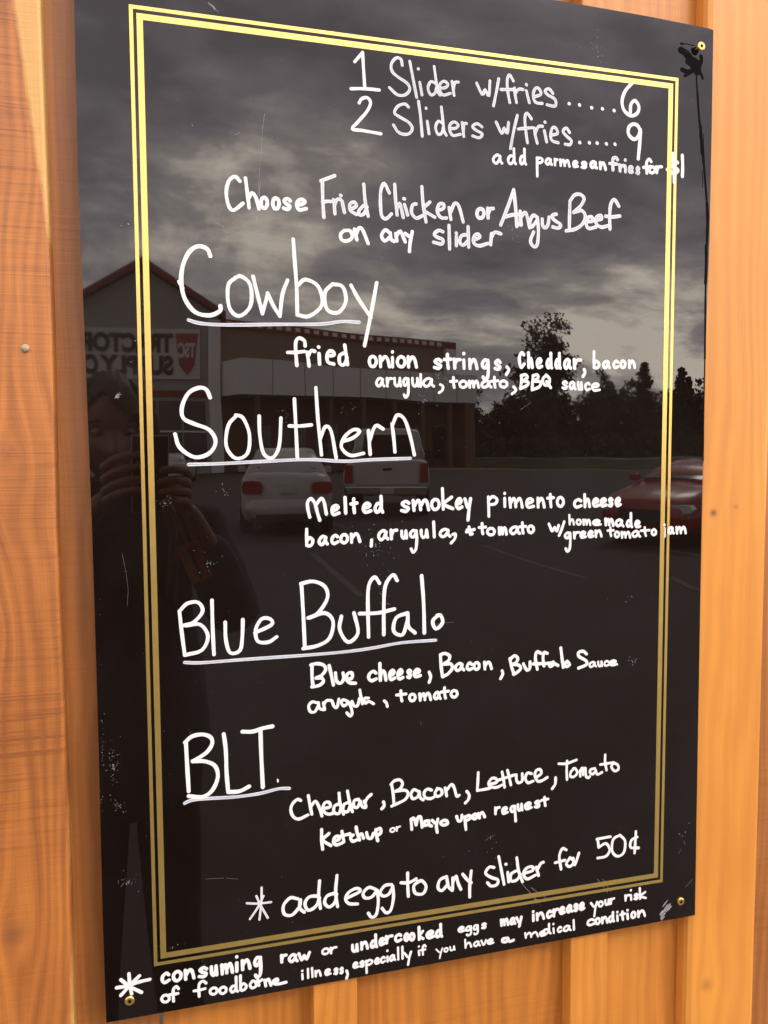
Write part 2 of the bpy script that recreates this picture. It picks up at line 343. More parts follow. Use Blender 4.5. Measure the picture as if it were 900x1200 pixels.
DATA = """
1|293:1897,18599 1939,18648 1973,18690;294:1973,18690 1980,18556 1991,18380;295:1859,18353 1987,18367 2131,18371
Slider|269:2356,18619 2342,18674 2295,18678 2250,18622 2256,18554 2321,18505 2402,18463 2429,18409 2381,18353 2306,18348 2229,18404;271:2430,18665 2464,18499 2497,18344;262:2528,18485 2550,18372;262:2513,18603 2514,18608;264:2685,18494 2638,18503 2609,18442 2636,18384 2677,18399 2699,18463;264:2672,18646 2692,18514 2706,18425 2730,18389;265:2737,18454 2785,18465 2812,18498 2772,18522 2732,18492 2726,18440 2762,18394 2836,18418;267:2851,18530 2873,18402;267:2867,18454 2880,18520 2917,18530
w/|281:3104,18541 3163,18442 3191,18492 3230,18436 3242,18578;283:3334,18609 3311,18492 3280,18348
fries|285:3488,18605 3447,18657 3422,18604 3430,18493 3451,18397;285:3357,18510 3430,18518 3479,18523;286:3500,18538 3507,18476 3522,18405;286:3507,18489 3545,18533 3592,18535;288:3627,18527 3659,18417;287:3624,18587 3629,18582;289:3713,18479 3784,18512 3762,18560 3726,18563 3701,18510 3710,18447 3742,18423 3799,18425;291:3913,18532 3870,18572 3827,18548 3856,18514 3936,18478 3944,18421 3908,18411 3850,18418
leader dots after the first line|327:4090,18454 4094,18452;329:4205,18454 4208,18451;331:4340,18441 4344,18439;333:4462,18443 4466,18441;335:4594,18440 4598,18437
6|355:4803,18737 4720,18644 4685,18540 4710,18453 4789,18407 4861,18440 4880,18509 4832,18561 4787,18517 4782,18438
2|295:1936,18234 1962,18274 2016,18289 2046,18245 2009,18163 1925,18064 1868,17993 1964,17989 2145,17976
Sliders|271:2416,18246 2381,18271 2313,18245 2278,18179 2340,18143 2422,18104 2453,18049 2407,17997 2319,18004 2268,18069;273:2515,18310 2536,18163 2552,17992;265:2602,18136 2620,18021;264:2590,18251 2590,18256;266:2754,18134 2712,18146 2685,18087 2709,18027 2746,18039 2766,18102;267:2744,18281 2760,18154 2772,18063 2794,18025;268:2839,18091 2888,18099 2916,18129 2876,18157 2834,18130 2827,18078 2862,18029 2939,18048;269:2955,18159 2973,18029;270:2968,18081 2975,18147 3000,18154;271:3161,18138 3111,18163 3061,18133 3100,18100 3163,18073 3133,18033 3063,18044
w/|285:3308,18199 3369,18095 3393,18151 3425,18101 3439,18208;287:3532,18284 3495,18135 3461,17962
fries|289:3683,18265 3636,18316 3612,18267 3623,18148 3642,18033;289:3542,18155 3616,18170 3698,18183;290:3715,18182 3727,18107 3748,18039;291:3723,18132 3758,18199 3804,18206;292:3823,18167 3849,18061;291:3827,18250 3833,18247;293:3896,18129 3968,18155 3946,18204 3910,18201 3892,18135 3907,18079 3977,18064;295:4100,18174 4063,18216 4026,18180 4063,18139 4120,18099 4105,18059 4050,18058
leader dots after the second line|331:4212,18090 4216,18087;332:4320,18098 4323,18095;334:4407,18103 4411,18100;335:4512,18105 4516,18102;337:4610,18110 4613,18108
9|374:4904,18258 4870,18317 4811,18326 4765,18284 4769,18217 4833,18178 4885,18222 4901,18281;375:4904,18258 4894,18121 4882,17990
add|271:3353,17876 3323,17889 3290,17867 3280,17835 3301,17808 3329,17822 3352,17871;272:3351,17879 3353,17835 3372,17814;273:3494,17887 3462,17893 3436,17856 3451,17819 3481,17828 3501,17868;274:3497,17964 3500,17900 3503,17844 3518,17821;275:3607,17894 3584,17901 3565,17863 3576,17826 3598,17835 3613,17874;275:3609,17971 3612,17906 3615,17850 3626,17827
parmesan|266:3746,17900 3751,17722;266:3748,17880 3775,17902 3805,17885 3792,17857 3753,17852;268:3895,17892 3873,17902 3850,17888 3842,17866 3857,17846 3877,17854 3894,17888;268:3894,17894 3894,17863 3908,17847;269:3940,17903 3943,17846;269:3943,17869 3951,17897 3966,17900;269:3999,17903 4006,17846;270:4006,17869 4028,17900 4042,17891 4049,17849;270:4049,17869 4073,17902 4089,17891 4102,17846;272:4151,17874 4173,17877 4187,17890 4170,17903 4150,17891 4145,17869 4158,17847 4193,17854;273:4288,17891 4266,17903 4242,17890 4258,17875 4286,17863 4270,17846 4239,17851;324:4394,17905 4372,17917 4348,17903 4340,17879 4356,17858 4376,17866 4393,17901;324:4393,17907 4393,17874 4407,17857;325:4446,17914 4450,17854;325:4451,17881 4476,17912 4495,17897 4508,17852
fries|327:4644,17958 4622,17979 4594,17967 4588,17927 4593,17853;327:4553,17914 4595,17913 4637,17915;328:4668,17910 4674,17850;329:4674,17874 4692,17903 4725,17905;329:4732,17902 4737,17847;329:4731,17962 4732,17965;330:4786,17876 4803,17878 4813,17891 4800,17905 4786,17894 4781,17870 4792,17846 4818,17853;332:4891,17890 4881,17902 4869,17889 4877,17873 4890,17859 4883,17841 4868,17848
for|320:5034,17974 5012,17995 4985,17975 4979,17928 4985,17854;320:4945,17908 4986,17913 5028,17924;321:5040,17920 5023,17911 5013,17896 5013,17881 5022,17868 5039,17862 5057,17865 5072,17876 5080,17891 5078,17907 5067,17918 5049,17922 5031,17917;322:5097,17928 5103,17870;322:5104,17894 5123,17926 5158,17933
$1|366:5347,17991 5292,18015 5245,17982 5287,17945 5355,17916 5309,17878 5226,17911;366:5293,18078 5305,17929 5313,17786;368:5402,18070 5409,17961 5408,17857
Choose|322:827,17437 784,17474 728,17429 704,17325 724,17213 767,17178 851,17244;324:877,17468 891,17345 905,17210;326:901,17291 935,17343 968,17302 994,17206;334:1038,17310 1024,17299 1015,17277 1014,17251 1022,17228 1035,17216 1050,17217 1063,17232 1070,17255 1069,17281 1060,17302 1046,17311 1031,17306;336:1144,17313 1130,17301 1122,17279 1121,17253 1128,17231 1141,17218 1157,17219 1170,17234 1177,17257 1176,17283 1167,17304 1153,17313 1137,17309;337:1280,17298 1254,17317 1224,17294 1243,17270 1276,17249 1257,17220 1219,17228;340:1351,17271 1391,17277 1417,17300 1387,17320 1351,17300 1340,17261 1364,17224 1427,17239
Fried|307:1700,17558 1566,17499;307:1581,17498 1584,17332 1592,17171;308:1581,17309 1628,17321 1657,17321;309:1684,17339 1692,17284 1697,17212;309:1692,17284 1716,17342 1751,17347;311:1766,17334 1788,17230;310:1751,17384 1757,17381;312:1856,17268 1904,17300 1880,17332 1839,17306 1848,17251 1903,17221;314:1969,17304 1927,17256 1933,17217 1974,17232 2005,17296;314:1976,17502 1987,17351 2016,17212
Chicken|317:2224,17442 2174,17526 2140,17453 2137,17328 2148,17227 2190,17201 2245,17251;318:2277,17526 2285,17385 2300,17243;319:2294,17294 2325,17353 2343,17298 2361,17225;320:2374,17346 2404,17250;320:2365,17400 2374,17398;322:2490,17360 2453,17346 2443,17276 2490,17228 2552,17255;323:2547,17525 2559,17365 2588,17200;324:2628,17388 2563,17314 2677,17249;326:2703,17312 2765,17340 2765,17381 2721,17372 2700,17307 2740,17251 2797,17250;328:2822,17350 2841,17241;329:2838,17305 2879,17395 2923,17369 2968,17226
or|356:3141,17362 3123,17350 3112,17328 3112,17303 3121,17283 3139,17273 3159,17276 3175,17292 3184,17315 3182,17339 3170,17357 3151,17364 3132,17358;357:3223,17373 3228,17282;357:3229,17319 3248,17367 3281,17375
Angus|353:3362,17224 3433,17395 3498,17571;355:3498,17571 3519,17401 3533,17221;354:3414,17304 3473,17326 3539,17337;356:3568,17369 3580,17238;340:3567,17347 3567,17239;341:3567,17299 3620,17362 3647,17316 3672,17217;342:3747,17329 3707,17339 3674,17271 3694,17224 3747,17288;343:3754,17324 3768,17193 3756,17060 3716,17036 3682,17091 3715,17177;345:3808,17310 3815,17244 3849,17228 3875,17272 3882,17333;346:3963,17369 3915,17353 3936,17313 4011,17269 3985,17234 3923,17242
Beef|349:4112,17482 4109,17349 4108,17227;349:4111,17504 4159,17568 4227,17582 4270,17542 4229,17467 4154,17400;350:4154,17400 4243,17425 4286,17373 4259,17298 4177,17238 4074,17213;353:4307,17320 4370,17330 4355,17372 4307,17350 4298,17289 4329,17254 4406,17272;355:4405,17345 4468,17355 4460,17392 4411,17370 4412,17303 4469,17276 4539,17293;356:4666,17499 4612,17562 4571,17504 4563,17380 4568,17264;357:4516,17389 4580,17384 4679,17401
on|327:1784,17066 1750,17030 1759,16980 1812,16972 1860,17009 1843,17065 1784,17066;328:1882,17084 1905,16989;329:1902,17046 1926,17098 1961,17084 2014,16962
any|333:2232,17067 2184,17098 2145,17044 2177,16995 2232,17039;334:2232,17073 2238,17016 2268,16997;335:2287,17071 2295,17003;336:2293,17054 2330,17096 2360,17041 2379,17000;337:2379,17077 2422,17051;338:2450,17099 2428,16994 2421,16912
slider|327:2759,17119 2715,17128 2671,17090 2702,17063 2759,17044 2746,17002 2665,17014;329:2822,17182 2825,17071 2828,16960;330:2898,17087 2898,16996;330:2896,17116 2898,17114;331:3000,17106 2949,17091 2933,17031 2968,17004 3019,17048;332:3019,17183 3022,17084 3026,16990;334:3084,17064 3142,17091 3122,17119 3084,17099 3077,17034 3135,17008 3226,17037;336:3265,17134 3255,17027;336:3258,17087 3297,17148 3363,17138
Cowboy|376:553,16762 525,16823 447,16841 368,16785 310,16659 295,16513 325,16369 412,16260 535,16237 627,16279 634,16325;331:276,16523 305,16469;341:781,16587 706,16510 712,16317 798,16241 903,16337 906,16520 827,16596 769,16582;344:931,16601 963,16465 1011,16272;346:1011,16272 1061,16447;347:1061,16458 1113,16345 1171,16255;348:1171,16255 1197,16453 1246,16583;350:1303,16955 1315,16760 1329,16529 1333,16285;353:1333,16273 1445,16266 1567,16376 1533,16539 1413,16598 1341,16541;357:1667,16569 1593,16483 1616,16331 1725,16312 1795,16421 1764,16550 1667,16569;362:1846,16566 1912,16450 2035,16277;364:2095,16601 2035,16300 1973,16011
underline below Cowboy|304:350,16189 455,16164 681,16158 1146,16180 1553,16197 1749,16228 1922,16227
fried|325:1402,15990 1396,16038 1347,16062 1316,16026 1314,15940 1322,15809;324:1239,15927 1305,15929 1394,15940;326:1421,15934 1429,15873 1438,15807;327:1430,15899 1457,15948 1493,15944;328:1533,15924 1537,15827;328:1528,15985 1531,15983;330:1610,15904 1673,15914 1669,15945 1628,15948 1608,15904 1618,15847 1673,15830;332:1765,15934 1728,15907 1732,15836 1773,15828 1801,15891;332:1779,16010 1792,15926 1805,15829
onion|316:2046,15911 2029,15899 2019,15878 2019,15852 2027,15830 2043,15817 2062,15818 2077,15833 2086,15856 2084,15882 2073,15902 2056,15911 2038,15907;318:2125,15913 2129,15817;318:2131,15860 2170,15911 2198,15890 2217,15818;319:2247,15905 2249,15818;319:2247,15958 2248,15960;321:2328,15915 2310,15903 2298,15882 2297,15856 2307,15833 2325,15821 2346,15822 2363,15836 2372,15860 2370,15886 2358,15906 2339,15916 2319,15911;322:2405,15917 2409,15820;323:2411,15864 2445,15916 2471,15894 2488,15821
strings|327:2741,15884 2712,15901 2678,15881 2700,15859 2738,15840 2716,15814 2673,15822;329:2806,15950 2808,15869 2815,15817;328:2774,15900 2809,15903 2844,15906;330:2878,15906 2883,15819;330:2884,15854 2904,15898 2939,15903;331:2976,15900 2980,15821;331:2976,15961 2977,15964;332:3038,15908 3042,15820;333:3044,15859 3076,15906 3100,15886 3116,15820;335:3230,15894 3199,15907 3172,15871 3183,15832 3211,15836 3230,15885;336:3231,15903 3236,15819 3229,15740 3199,15714 3180,15739;337:3362,15888 3339,15906 3312,15886 3330,15863 3360,15844 3343,15817 3308,15826
,|318:3436,15844 3457,15816 3429,15768
Cheddar|327:3618,15967 3601,15989 3579,15967 3569,15925 3580,15858 3596,15844 3624,15876;328:3669,15990 3674,15844;328:3675,15880 3687,15930 3703,15921 3713,15844;330:3771,15889 3795,15894 3809,15915 3792,15934 3771,15916 3765,15880 3779,15846 3816,15858;331:3912,15921 3891,15930 3874,15890 3884,15847 3904,15855 3917,15899;332:3915,15991 3917,15935 3919,15872 3928,15845;333:4008,15922 3988,15931 3972,15890 3981,15847 4000,15856 4013,15899;333:4011,15992 4012,15935 4014,15872 4023,15845;335:4125,15919 4102,15936 4078,15913 4069,15877 4085,15845 4106,15858 4124,15913;335:4123,15922 4124,15872 4139,15847;336:4178,15936 4185,15845;336:4186,15881 4210,15927 4253,15932
,|332:4293,15838 4305,15807 4281,15765
bacon|322:4403,16021 4404,15924 4407,15859;323:4407,15896 4433,15925 4464,15898 4451,15862 4424,15854 4406,15863;325:4572,15917 4548,15928 4522,15910 4513,15883 4530,15859 4552,15870 4570,15912;325:4570,15919 4571,15881 4586,15862;326:4682,15919 4662,15932 4639,15914 4634,15883 4653,15863 4685,15876;328:4737,15934 4724,15926 4717,15910 4717,15891 4724,15875 4736,15866 4750,15868 4762,15878 4768,15895 4766,15914 4757,15928 4744,15935 4730,15931;329:4814,15937 4818,15868;329:4819,15899 4846,15937 4867,15922 4881,15870
arugula|263:2150,15695 2125,15708 2097,15689 2087,15658 2104,15632 2128,15644 2148,15690;263:2148,15697 2148,15655 2164,15634;264:2191,15709 2195,15633;264:2196,15664 2212,15702 2241,15706;265:2268,15710 2271,15657 2291,15634 2313,15657 2320,15711;266:2320,15703 2329,15636;266:2403,15701 2378,15712 2357,15681 2366,15646 2387,15651 2403,15693;267:2404,15708 2408,15635 2401,15555 2378,15528 2362,15554;268:2447,15713 2450,15659 2470,15636 2492,15659 2498,15713;268:2499,15706 2507,15638;268:2531,15750 2532,15637;269:2645,15701 2610,15715 2572,15695 2559,15664 2583,15637 2615,15649 2643,15696;270:2643,15704 2643,15661 2665,15640
,|252:2732,15657 2759,15641 2753,15603 2720,15578
tomato|284:2868,15729 2870,15668 2877,15631;284:2837,15689 2872,15692 2906,15695;285:2965,15695 2947,15687 2936,15673 2936,15656 2945,15642 2962,15634 2982,15635 2998,15644 3007,15660 3005,15676 2993,15689 2975,15695 2956,15692;286:3034,15697 3040,15635;286:3040,15660 3062,15694 3076,15685 3082,15639;287:3082,15660 3105,15697 3121,15686 3134,15637;288:3248,15690 3214,15701 3178,15684 3166,15659 3189,15638 3220,15648 3246,15686;289:3246,15692 3246,15658 3267,15641;290:3301,15740 3303,15678 3310,15640;290:3269,15699 3305,15702 3340,15705;291:3393,15705 3374,15697 3363,15682 3362,15665 3372,15651 3391,15643 3411,15644 3429,15654 3438,15669 3435,15686 3423,15699 3404,15705 3383,15702
,|291:3508,15648 3532,15626 3526,15603 3492,15578
BBQ|306:3594,15763 3594,15695 3583,15634;307:3590,15758 3640,15771 3657,15741 3607,15707;307:3607,15707 3666,15699 3658,15666 3583,15631;308:3723,15765 3716,15697 3711,15624;309:3720,15760 3765,15773 3777,15743 3732,15709;309:3732,15709 3804,15701 3791,15653 3711,15621;310:3866,15772 3829,15729 3845,15676 3892,15677 3905,15731 3866,15772;311:3872,15707 3918,15647
sauce|267:4100,15696 4079,15712 4056,15697 4071,15677 4098,15660 4083,15639 4052,15648;268:4183,15694 4162,15708 4139,15691 4132,15662 4147,15636 4166,15646 4182,15689;268:4182,15696 4183,15657 4196,15636;269:4227,15706 4230,15655 4244,15632 4259,15653 4263,15704;269:4263,15697 4270,15632;270:4357,15686 4339,15701 4315,15684 4310,15651 4329,15628 4361,15640;271:4399,15662 4439,15664 4463,15680 4434,15697 4399,15684 4389,15655 4413,15626 4474,15633
Southern|353:526,15504 493,15575 429,15590 337,15541 278,15422 286,15317 383,15265 512,15213 568,15106 508,15000 377,14966 249,15054 211,15173;318:765,15347 684,15253 662,15066 745,14953 853,14998 874,15173 818,15321 752,15347;323:966,15340 969,15173 1001,14997 1082,14956 1147,15065 1167,15323;327:1295,15500 1306,15228 1316,14954;327:1243,15250 1348,15250 1453,15261;330:1499,15607 1516,15311 1546,14980;332:1536,15132 1585,15243 1641,15201 1687,14952;336:1746,15104 1855,15141 1919,15202 1855,15216 1769,15146 1739,15049 1825,14973 1955,14992;339:2005,15208 2013,15090 2021,14983;340:2013,15104 2073,15253 2151,15225;343:2240,15273 2257,15132 2268,15005;345:2249,15273 2293,15358 2367,15316 2426,15146 2465,14975
underline below Southern|299:323,14900 611,14906 1013,14924 1427,14937 1767,14918 2056,14932 2426,14941
Melted|319:1427,14394 1410,14470 1408,14534 1441,14569 1476,14527 1487,14492;321:1487,14492 1504,14421 1524,14362;321:1493,14515 1536,14567 1565,14537 1587,14419;330:1649,14454 1682,14460 1702,14481 1679,14499 1650,14481 1641,14445 1660,14412 1710,14426;331:1770,14573 1775,14424;333:1855,14558 1856,14480 1861,14427;333:1828,14510 1857,14513 1886,14518;335:1958,14469 1993,14474 2015,14496 1989,14514 1959,14495 1949,14459 1970,14426 2024,14440;337:2121,14500 2092,14508 2066,14467 2079,14426 2107,14435 2127,14478;338:2126,14576 2128,14514 2129,14451 2142,14425
smokey|328:2408,14505 2376,14523 2339,14501 2363,14476 2404,14456 2380,14426 2333,14435;329:2451,14531 2460,14433;330:2461,14472 2496,14527 2518,14513 2528,14439;331:2528,14473 2566,14531 2592,14514 2611,14436;333:2674,14535 2655,14523 2643,14501 2643,14474 2653,14451 2671,14438 2692,14440 2710,14455 2719,14479 2717,14505 2705,14526 2685,14536 2664,14531;334:2754,14641 2763,14439;335:2850,14555 2770,14489 2863,14441;337:2909,14489 2936,14494 2952,14518 2933,14539 2909,14519 2901,14479 2918,14441 2960,14455;338:2991,14535 3018,14451;339:3051,14537 3036,14436 3024,14324
pimento|312:3242,14549 3248,14355;313:3245,14517 3288,14552 3336,14523 3315,14479 3252,14472;315:3419,14532 3421,14450;314:3419,14581 3419,14583;316:3474,14533 3483,14441;316:3483,14478 3513,14527 3532,14512 3541,14444;317:3541,14476 3574,14527 3596,14510 3613,14437;319:3670,14479 3706,14483 3728,14503 3702,14524 3669,14507 3660,14470 3682,14435 3739,14445;321:3785,14527 3789,14435;321:3791,14476 3820,14524 3842,14502 3858,14433;323:3924,14563 3927,14491 3934,14435;322:3894,14524 3928,14526 3961,14528;324:4033,14529 4016,14519 4006,14498 4005,14473 4015,14451 4032,14438 4050,14438 4066,14452 4074,14474 4072,14499 4060,14519 4043,14529 4024,14526
cheese|328:4275,14488 4245,14503 4208,14483 4200,14448 4229,14424 4279,14439;329:4316,14553 4322,14426;329:4323,14458 4341,14501 4362,14494 4376,14427;331:4426,14467 4455,14471 4473,14489 4451,14507 4425,14491 4418,14459 4436,14429 4482,14439;332:4516,14467 4544,14471 4561,14490 4540,14507 4516,14491 4509,14459 4526,14429 4569,14440;333:4639,14492 4623,14507 4605,14490 4617,14469 4638,14452 4626,14428 4603,14435;335:4690,14468 4714,14472 4728,14490 4711,14508 4690,14492 4684,14460 4699,14429 4736,14440
bacon|313:1396,14280 1395,14200 1395,14127;313:1397,14169 1424,14201 1454,14172 1440,14131 1412,14121 1395,14132;315:1580,14195 1554,14208 1525,14187 1514,14156 1532,14129 1557,14142 1578,14190;316:1578,14198 1578,14155 1594,14134;317:1694,14199 1672,14214 1644,14193 1638,14157 1659,14135 1696,14151;319:1753,14217 1737,14207 1727,14189 1726,14168 1735,14150 1750,14140 1767,14141 1782,14154 1790,14173 1789,14194 1778,14210 1762,14217 1744,14213;320:1828,14220 1831,14142;321:1833,14177 1869,14221 1895,14204 1912,14146
,|303:2030,14157 2025,14098
arugula|311:2176,14230 2145,14244 2112,14222 2100,14187 2121,14157 2150,14171 2174,14224;311:2174,14232 2174,14185 2193,14161;312:2225,14247 2229,14161;312:2230,14195 2250,14239 2284,14245;300:2333,14234 2336,14184 2352,14162 2370,14184 2376,14235;300:2376,14228 2383,14164;301:2481,14225 2449,14236 2421,14206 2433,14174 2461,14177 2481,14218;302:2483,14232 2488,14163 2479,14057 2449,14023 2429,14057;303:2533,14237 2537,14185 2558,14164 2582,14186 2589,14237;304:2590,14230 2599,14165;304:2662,14315 2669,14165;306:2815,14226 2780,14239 2742,14220 2729,14191 2753,14165 2786,14177 2813,14221;307:2813,14229 2813,14188 2835,14167
,|287:2862,14185 2891,14190 2884,14141 2845,14099
+|333:3009,14205 3048,14216 3090,14227;333:3035,14253 3051,14179;333:3015,14223 3068,14184
tomato|307:3175,14285 3177,14221 3184,14181;307:3144,14245 3179,14246 3213,14248;308:3265,14233 3246,14225 3235,14210 3234,14192 3244,14176 3262,14167 3283,14167 3300,14177 3309,14193 3307,14211 3295,14226 3275,14233 3255,14230;310:3360,14237 3365,14170;310:3365,14196 3382,14233 3393,14223 3398,14172;311:3398,14196 3417,14235 3430,14222 3440,14168;312:3567,14227 3532,14240 3495,14223 3482,14197 3506,14172 3538,14182 3564,14222;313:3564,14229 3565,14191 3586,14172;314:3615,14280 3618,14215 3625,14174;314:3586,14239 3619,14240 3652,14242;315:3704,14244 3689,14236 3680,14221 3680,14202 3688,14186 3703,14177 3719,14177 3733,14187 3740,14203 3739,14222 3728,14237 3713,14244 3696,14241
w/|303:3912,14260 3950,14184 3977,14224 4003,14182 4022,14241;304:4085,14276 4063,14215 4029,14136
home|243:4143,14345 4148,14248;243:4149,14269 4165,14296 4185,14290 4197,14246;244:4248,14294 4236,14289 4229,14278 4229,14264 4236,14251 4247,14244 4260,14244 4270,14251 4276,14263 4274,14277 4267,14288 4254,14294 4242,14293;245:4305,14292 4310,14240;245:4310,14261 4327,14288 4339,14280 4344,14241;246:4344,14259 4363,14288 4376,14278 4386,14236;247:4429,14260 4471,14260 4496,14271 4466,14284 4429,14275 4418,14255 4443,14234 4508,14238
made|305:4563,14294 4569,14229;305:4569,14255 4589,14289 4602,14278 4608,14229;306:4608,14251 4629,14287 4644,14274 4656,14221;307:4758,14265 4729,14280 4698,14266 4688,14241 4708,14216 4734,14224 4756,14261;308:4756,14268 4756,14232 4775,14212;309:4861,14259 4837,14267 4818,14239 4829,14208 4851,14212 4866,14242;309:4863,14344 4866,14268 4868,14222 4879,14201;310:4927,14230 4951,14231 4966,14245 4948,14261 4927,14250 4921,14224 4936,14198 4974,14203
green|288:4152,14152 4122,14161 4097,14135 4108,14108 4134,14112 4152,14146;289:4153,14159 4158,14100 4152,13999 4125,13966 4106,13998;289:4200,14163 4205,14102;289:4206,14126 4224,14158 4256,14162;290:4283,14135 4310,14139 4326,14154 4306,14167 4283,14154 4276,14129 4292,14106 4334,14115;292:4375,14138 4399,14142 4413,14157 4396,14170 4374,14157 4368,14132 4383,14109 4421,14118;292:4449,14172 4454,14110;293:4455,14138 4482,14172 4503,14158 4518,14112
tomato|272:4622,14200 4624,14148 4632,14113;272:4592,14169 4625,14170 4659,14171;273:4696,14154 4685,14148 4678,14135 4678,14119 4685,14106 4696,14098 4708,14098 4719,14106 4724,14120 4723,14136 4715,14148 4703,14154 4690,14152;274:4756,14149 4763,14091;274:4762,14114 4784,14145 4798,14136 4805,14092;275:4805,14113 4828,14146 4845,14135 4858,14088;276:4960,14142 4929,14154 4897,14140 4886,14117 4907,14096 4935,14104 4958,14138;276:4958,14144 4958,14112 4977,14095;277:5033,14189 5037,14136 5048,14101;277:4988,14157 5038,14158 5089,14159;278:5140,14164 5128,14158 5121,14145 5121,14129 5127,14115 5139,14107 5153,14107 5164,14115 5170,14130 5168,14145 5160,14158 5147,14164 5134,14162
jam|304:5273,14175 5277,14096 5268,14082 5257,14089;303:5272,14210 5273,14211;305:5375,14169 5355,14181 5333,14165 5326,14139 5340,14117 5359,14126 5374,14165;305:5374,14171 5375,14136 5388,14118;306:5422,14180 5430,14116;306:5429,14142 5454,14177 5470,14167 5478,14119;307:5478,14141 5504,14179 5523,14167 5538,14115
Blue|331:213,13565 227,13395 251,13162;331:213,13565 282,13631 380,13638 420,13553 337,13456 248,13431;333:269,13429 396,13431 463,13318 406,13192 251,13156;336:506,13650 507,13408 514,13144;340:622,13438 625,13276 662,13149 754,13167 778,13313 784,13454;344:895,13321 1052,13390 1037,13445 959,13449 902,13352 919,13241 1018,13225 1097,13270
Buffalo|351:1340,13754 1353,13483 1365,13147;352:1334,13764 1452,13781 1564,13727 1589,13614 1497,13475 1400,13433;354:1416,13432 1561,13471 1642,13386 1608,13227 1493,13160 1349,13141;359:1724,13429 1706,13301 1787,13173 1887,13257 1849,13455;362:2106,13733 2056,13794 1996,13706 1988,13479 1993,13211;364:1905,13445 2088,13441 2256,13470;365:2285,13751 2241,13808 2163,13698 2148,13470 2147,13224;369:2392,13423 2273,13381 2248,13250 2340,13211 2392,13357;371:2392,13423 2399,13290 2467,13220;372:2537,13785 2557,13513 2564,13213;376:2703,13378 2651,13325 2685,13246 2755,13302 2738,13376 2696,13379
underline below Blue Buffalo|292:249,13088 404,13074 799,13076 1590,13076 1985,13094 2323,13130 2685,13132
Blue|326:1432,12980 1431,12864 1439,12766;327:1421,12976 1477,12985 1543,12967 1565,12920 1525,12868 1470,12845;328:1470,12845 1525,12840 1541,12805 1497,12770 1428,12763;330:1599,12957 1620,12861 1639,12764;331:1660,12880 1670,12801 1709,12775 1743,12817 1735,12874;333:1771,12809 1823,12816 1823,12867 1783,12864 1766,12815 1799,12773 1858,12763
cheese|329:2065,12847 2037,12866 2000,12844 1992,12802 2020,12774 2068,12789;330:2105,12940 2109,12771;331:2110,12808 2130,12859 2152,12849 2166,12770;332:2211,12816 2235,12820 2250,12841 2233,12862 2211,12844 2204,12806 2219,12771 2257,12782;334:2295,12815 2318,12819 2333,12840 2316,12861 2295,12843 2288,12806 2302,12770 2339,12781;321:2423,12836 2408,12851 2391,12835 2402,12815 2421,12798 2410,12775 2388,12783;322:2465,12814 2495,12817 2514,12835 2492,12852 2465,12836 2457,12806 2475,12777 2522,12787
,|318:2614,12815 2630,12766 2614,12711
Bacon|334:2733,12967 2740,12866 2754,12759;334:2733,12981 2782,12991 2831,12960 2817,12914 2768,12884;335:2775,12883 2846,12878 2856,12830 2810,12779 2754,12757;317:2966,12864 2936,12878 2903,12861 2891,12833 2912,12808 2941,12818 2964,12859;318:2964,12866 2964,12828 2983,12808;319:3067,12860 3048,12875 3025,12858 3019,12826 3038,12805 3069,12816;320:3116,12872 3102,12865 3094,12849 3094,12830 3101,12813 3115,12804 3130,12804 3143,12814 3149,12831 3148,12850 3139,12865 3124,12872 3109,12870;322:3206,12871 3211,12800;322:3212,12832 3244,12868 3267,12851 3283,12798
,|315:3401,12767 3408,12732 3384,12686
Buffalo|332:3486,12887 3504,12803 3534,12720;332:3489,12880 3540,12914 3574,12881 3555,12841 3511,12823;333:3516,12823 3585,12811 3608,12774 3564,12736 3527,12721;335:3637,12821 3675,12755 3709,12767 3712,12836;336:3834,12918 3786,12935 3772,12866 3795,12753;337:3749,12812 3862,12807 3938,12805;337:3907,12912 3869,12922 3859,12860 3870,12782;339:3976,12816 3931,12792 3946,12769 3992,12794 4030,12774;341:4061,12958 4075,12858 4091,12751;342:4137,12811 4106,12785 4130,12756 4165,12774 4137,12811
Sauce|345:4360,12873 4321,12904 4267,12894 4275,12851 4354,12802 4362,12759 4269,12728;239:4461,12771 4434,12781 4406,12768 4396,12748 4414,12730 4439,12737 4459,12768;240:4459,12773 4460,12745 4476,12731;240:4500,12780 4503,12745 4518,12729 4535,12744 4539,12780;241:4540,12775 4547,12730;241:4623,12769 4604,12780 4580,12767 4575,12744 4594,12729 4626,12738;242:4646,12754 4688,12756 4713,12768 4683,12779 4646,12769 4636,12749 4661,12729 4725,12735
arugula|287:1472,12605 1428,12615 1395,12579 1411,12522 1455,12518 1489,12570;288:1489,12604 1500,12547 1538,12530;288:1539,12599 1550,12529;289:1545,12576 1567,12614 1612,12615;290:1623,12609 1645,12551 1673,12543 1691,12620;291:1781,12589 1736,12610 1716,12584 1741,12548 1786,12578;292:1792,12577 1814,12519 1822,12467 1802,12441 1769,12478;293:1821,12586 1843,12539 1877,12541 1895,12608;294:1901,12692 1912,12623 1925,12554;295:1987,12605 1946,12603 1952,12557 1992,12571 2038,12544
,|284:2148,12563 2171,12538 2179,12503
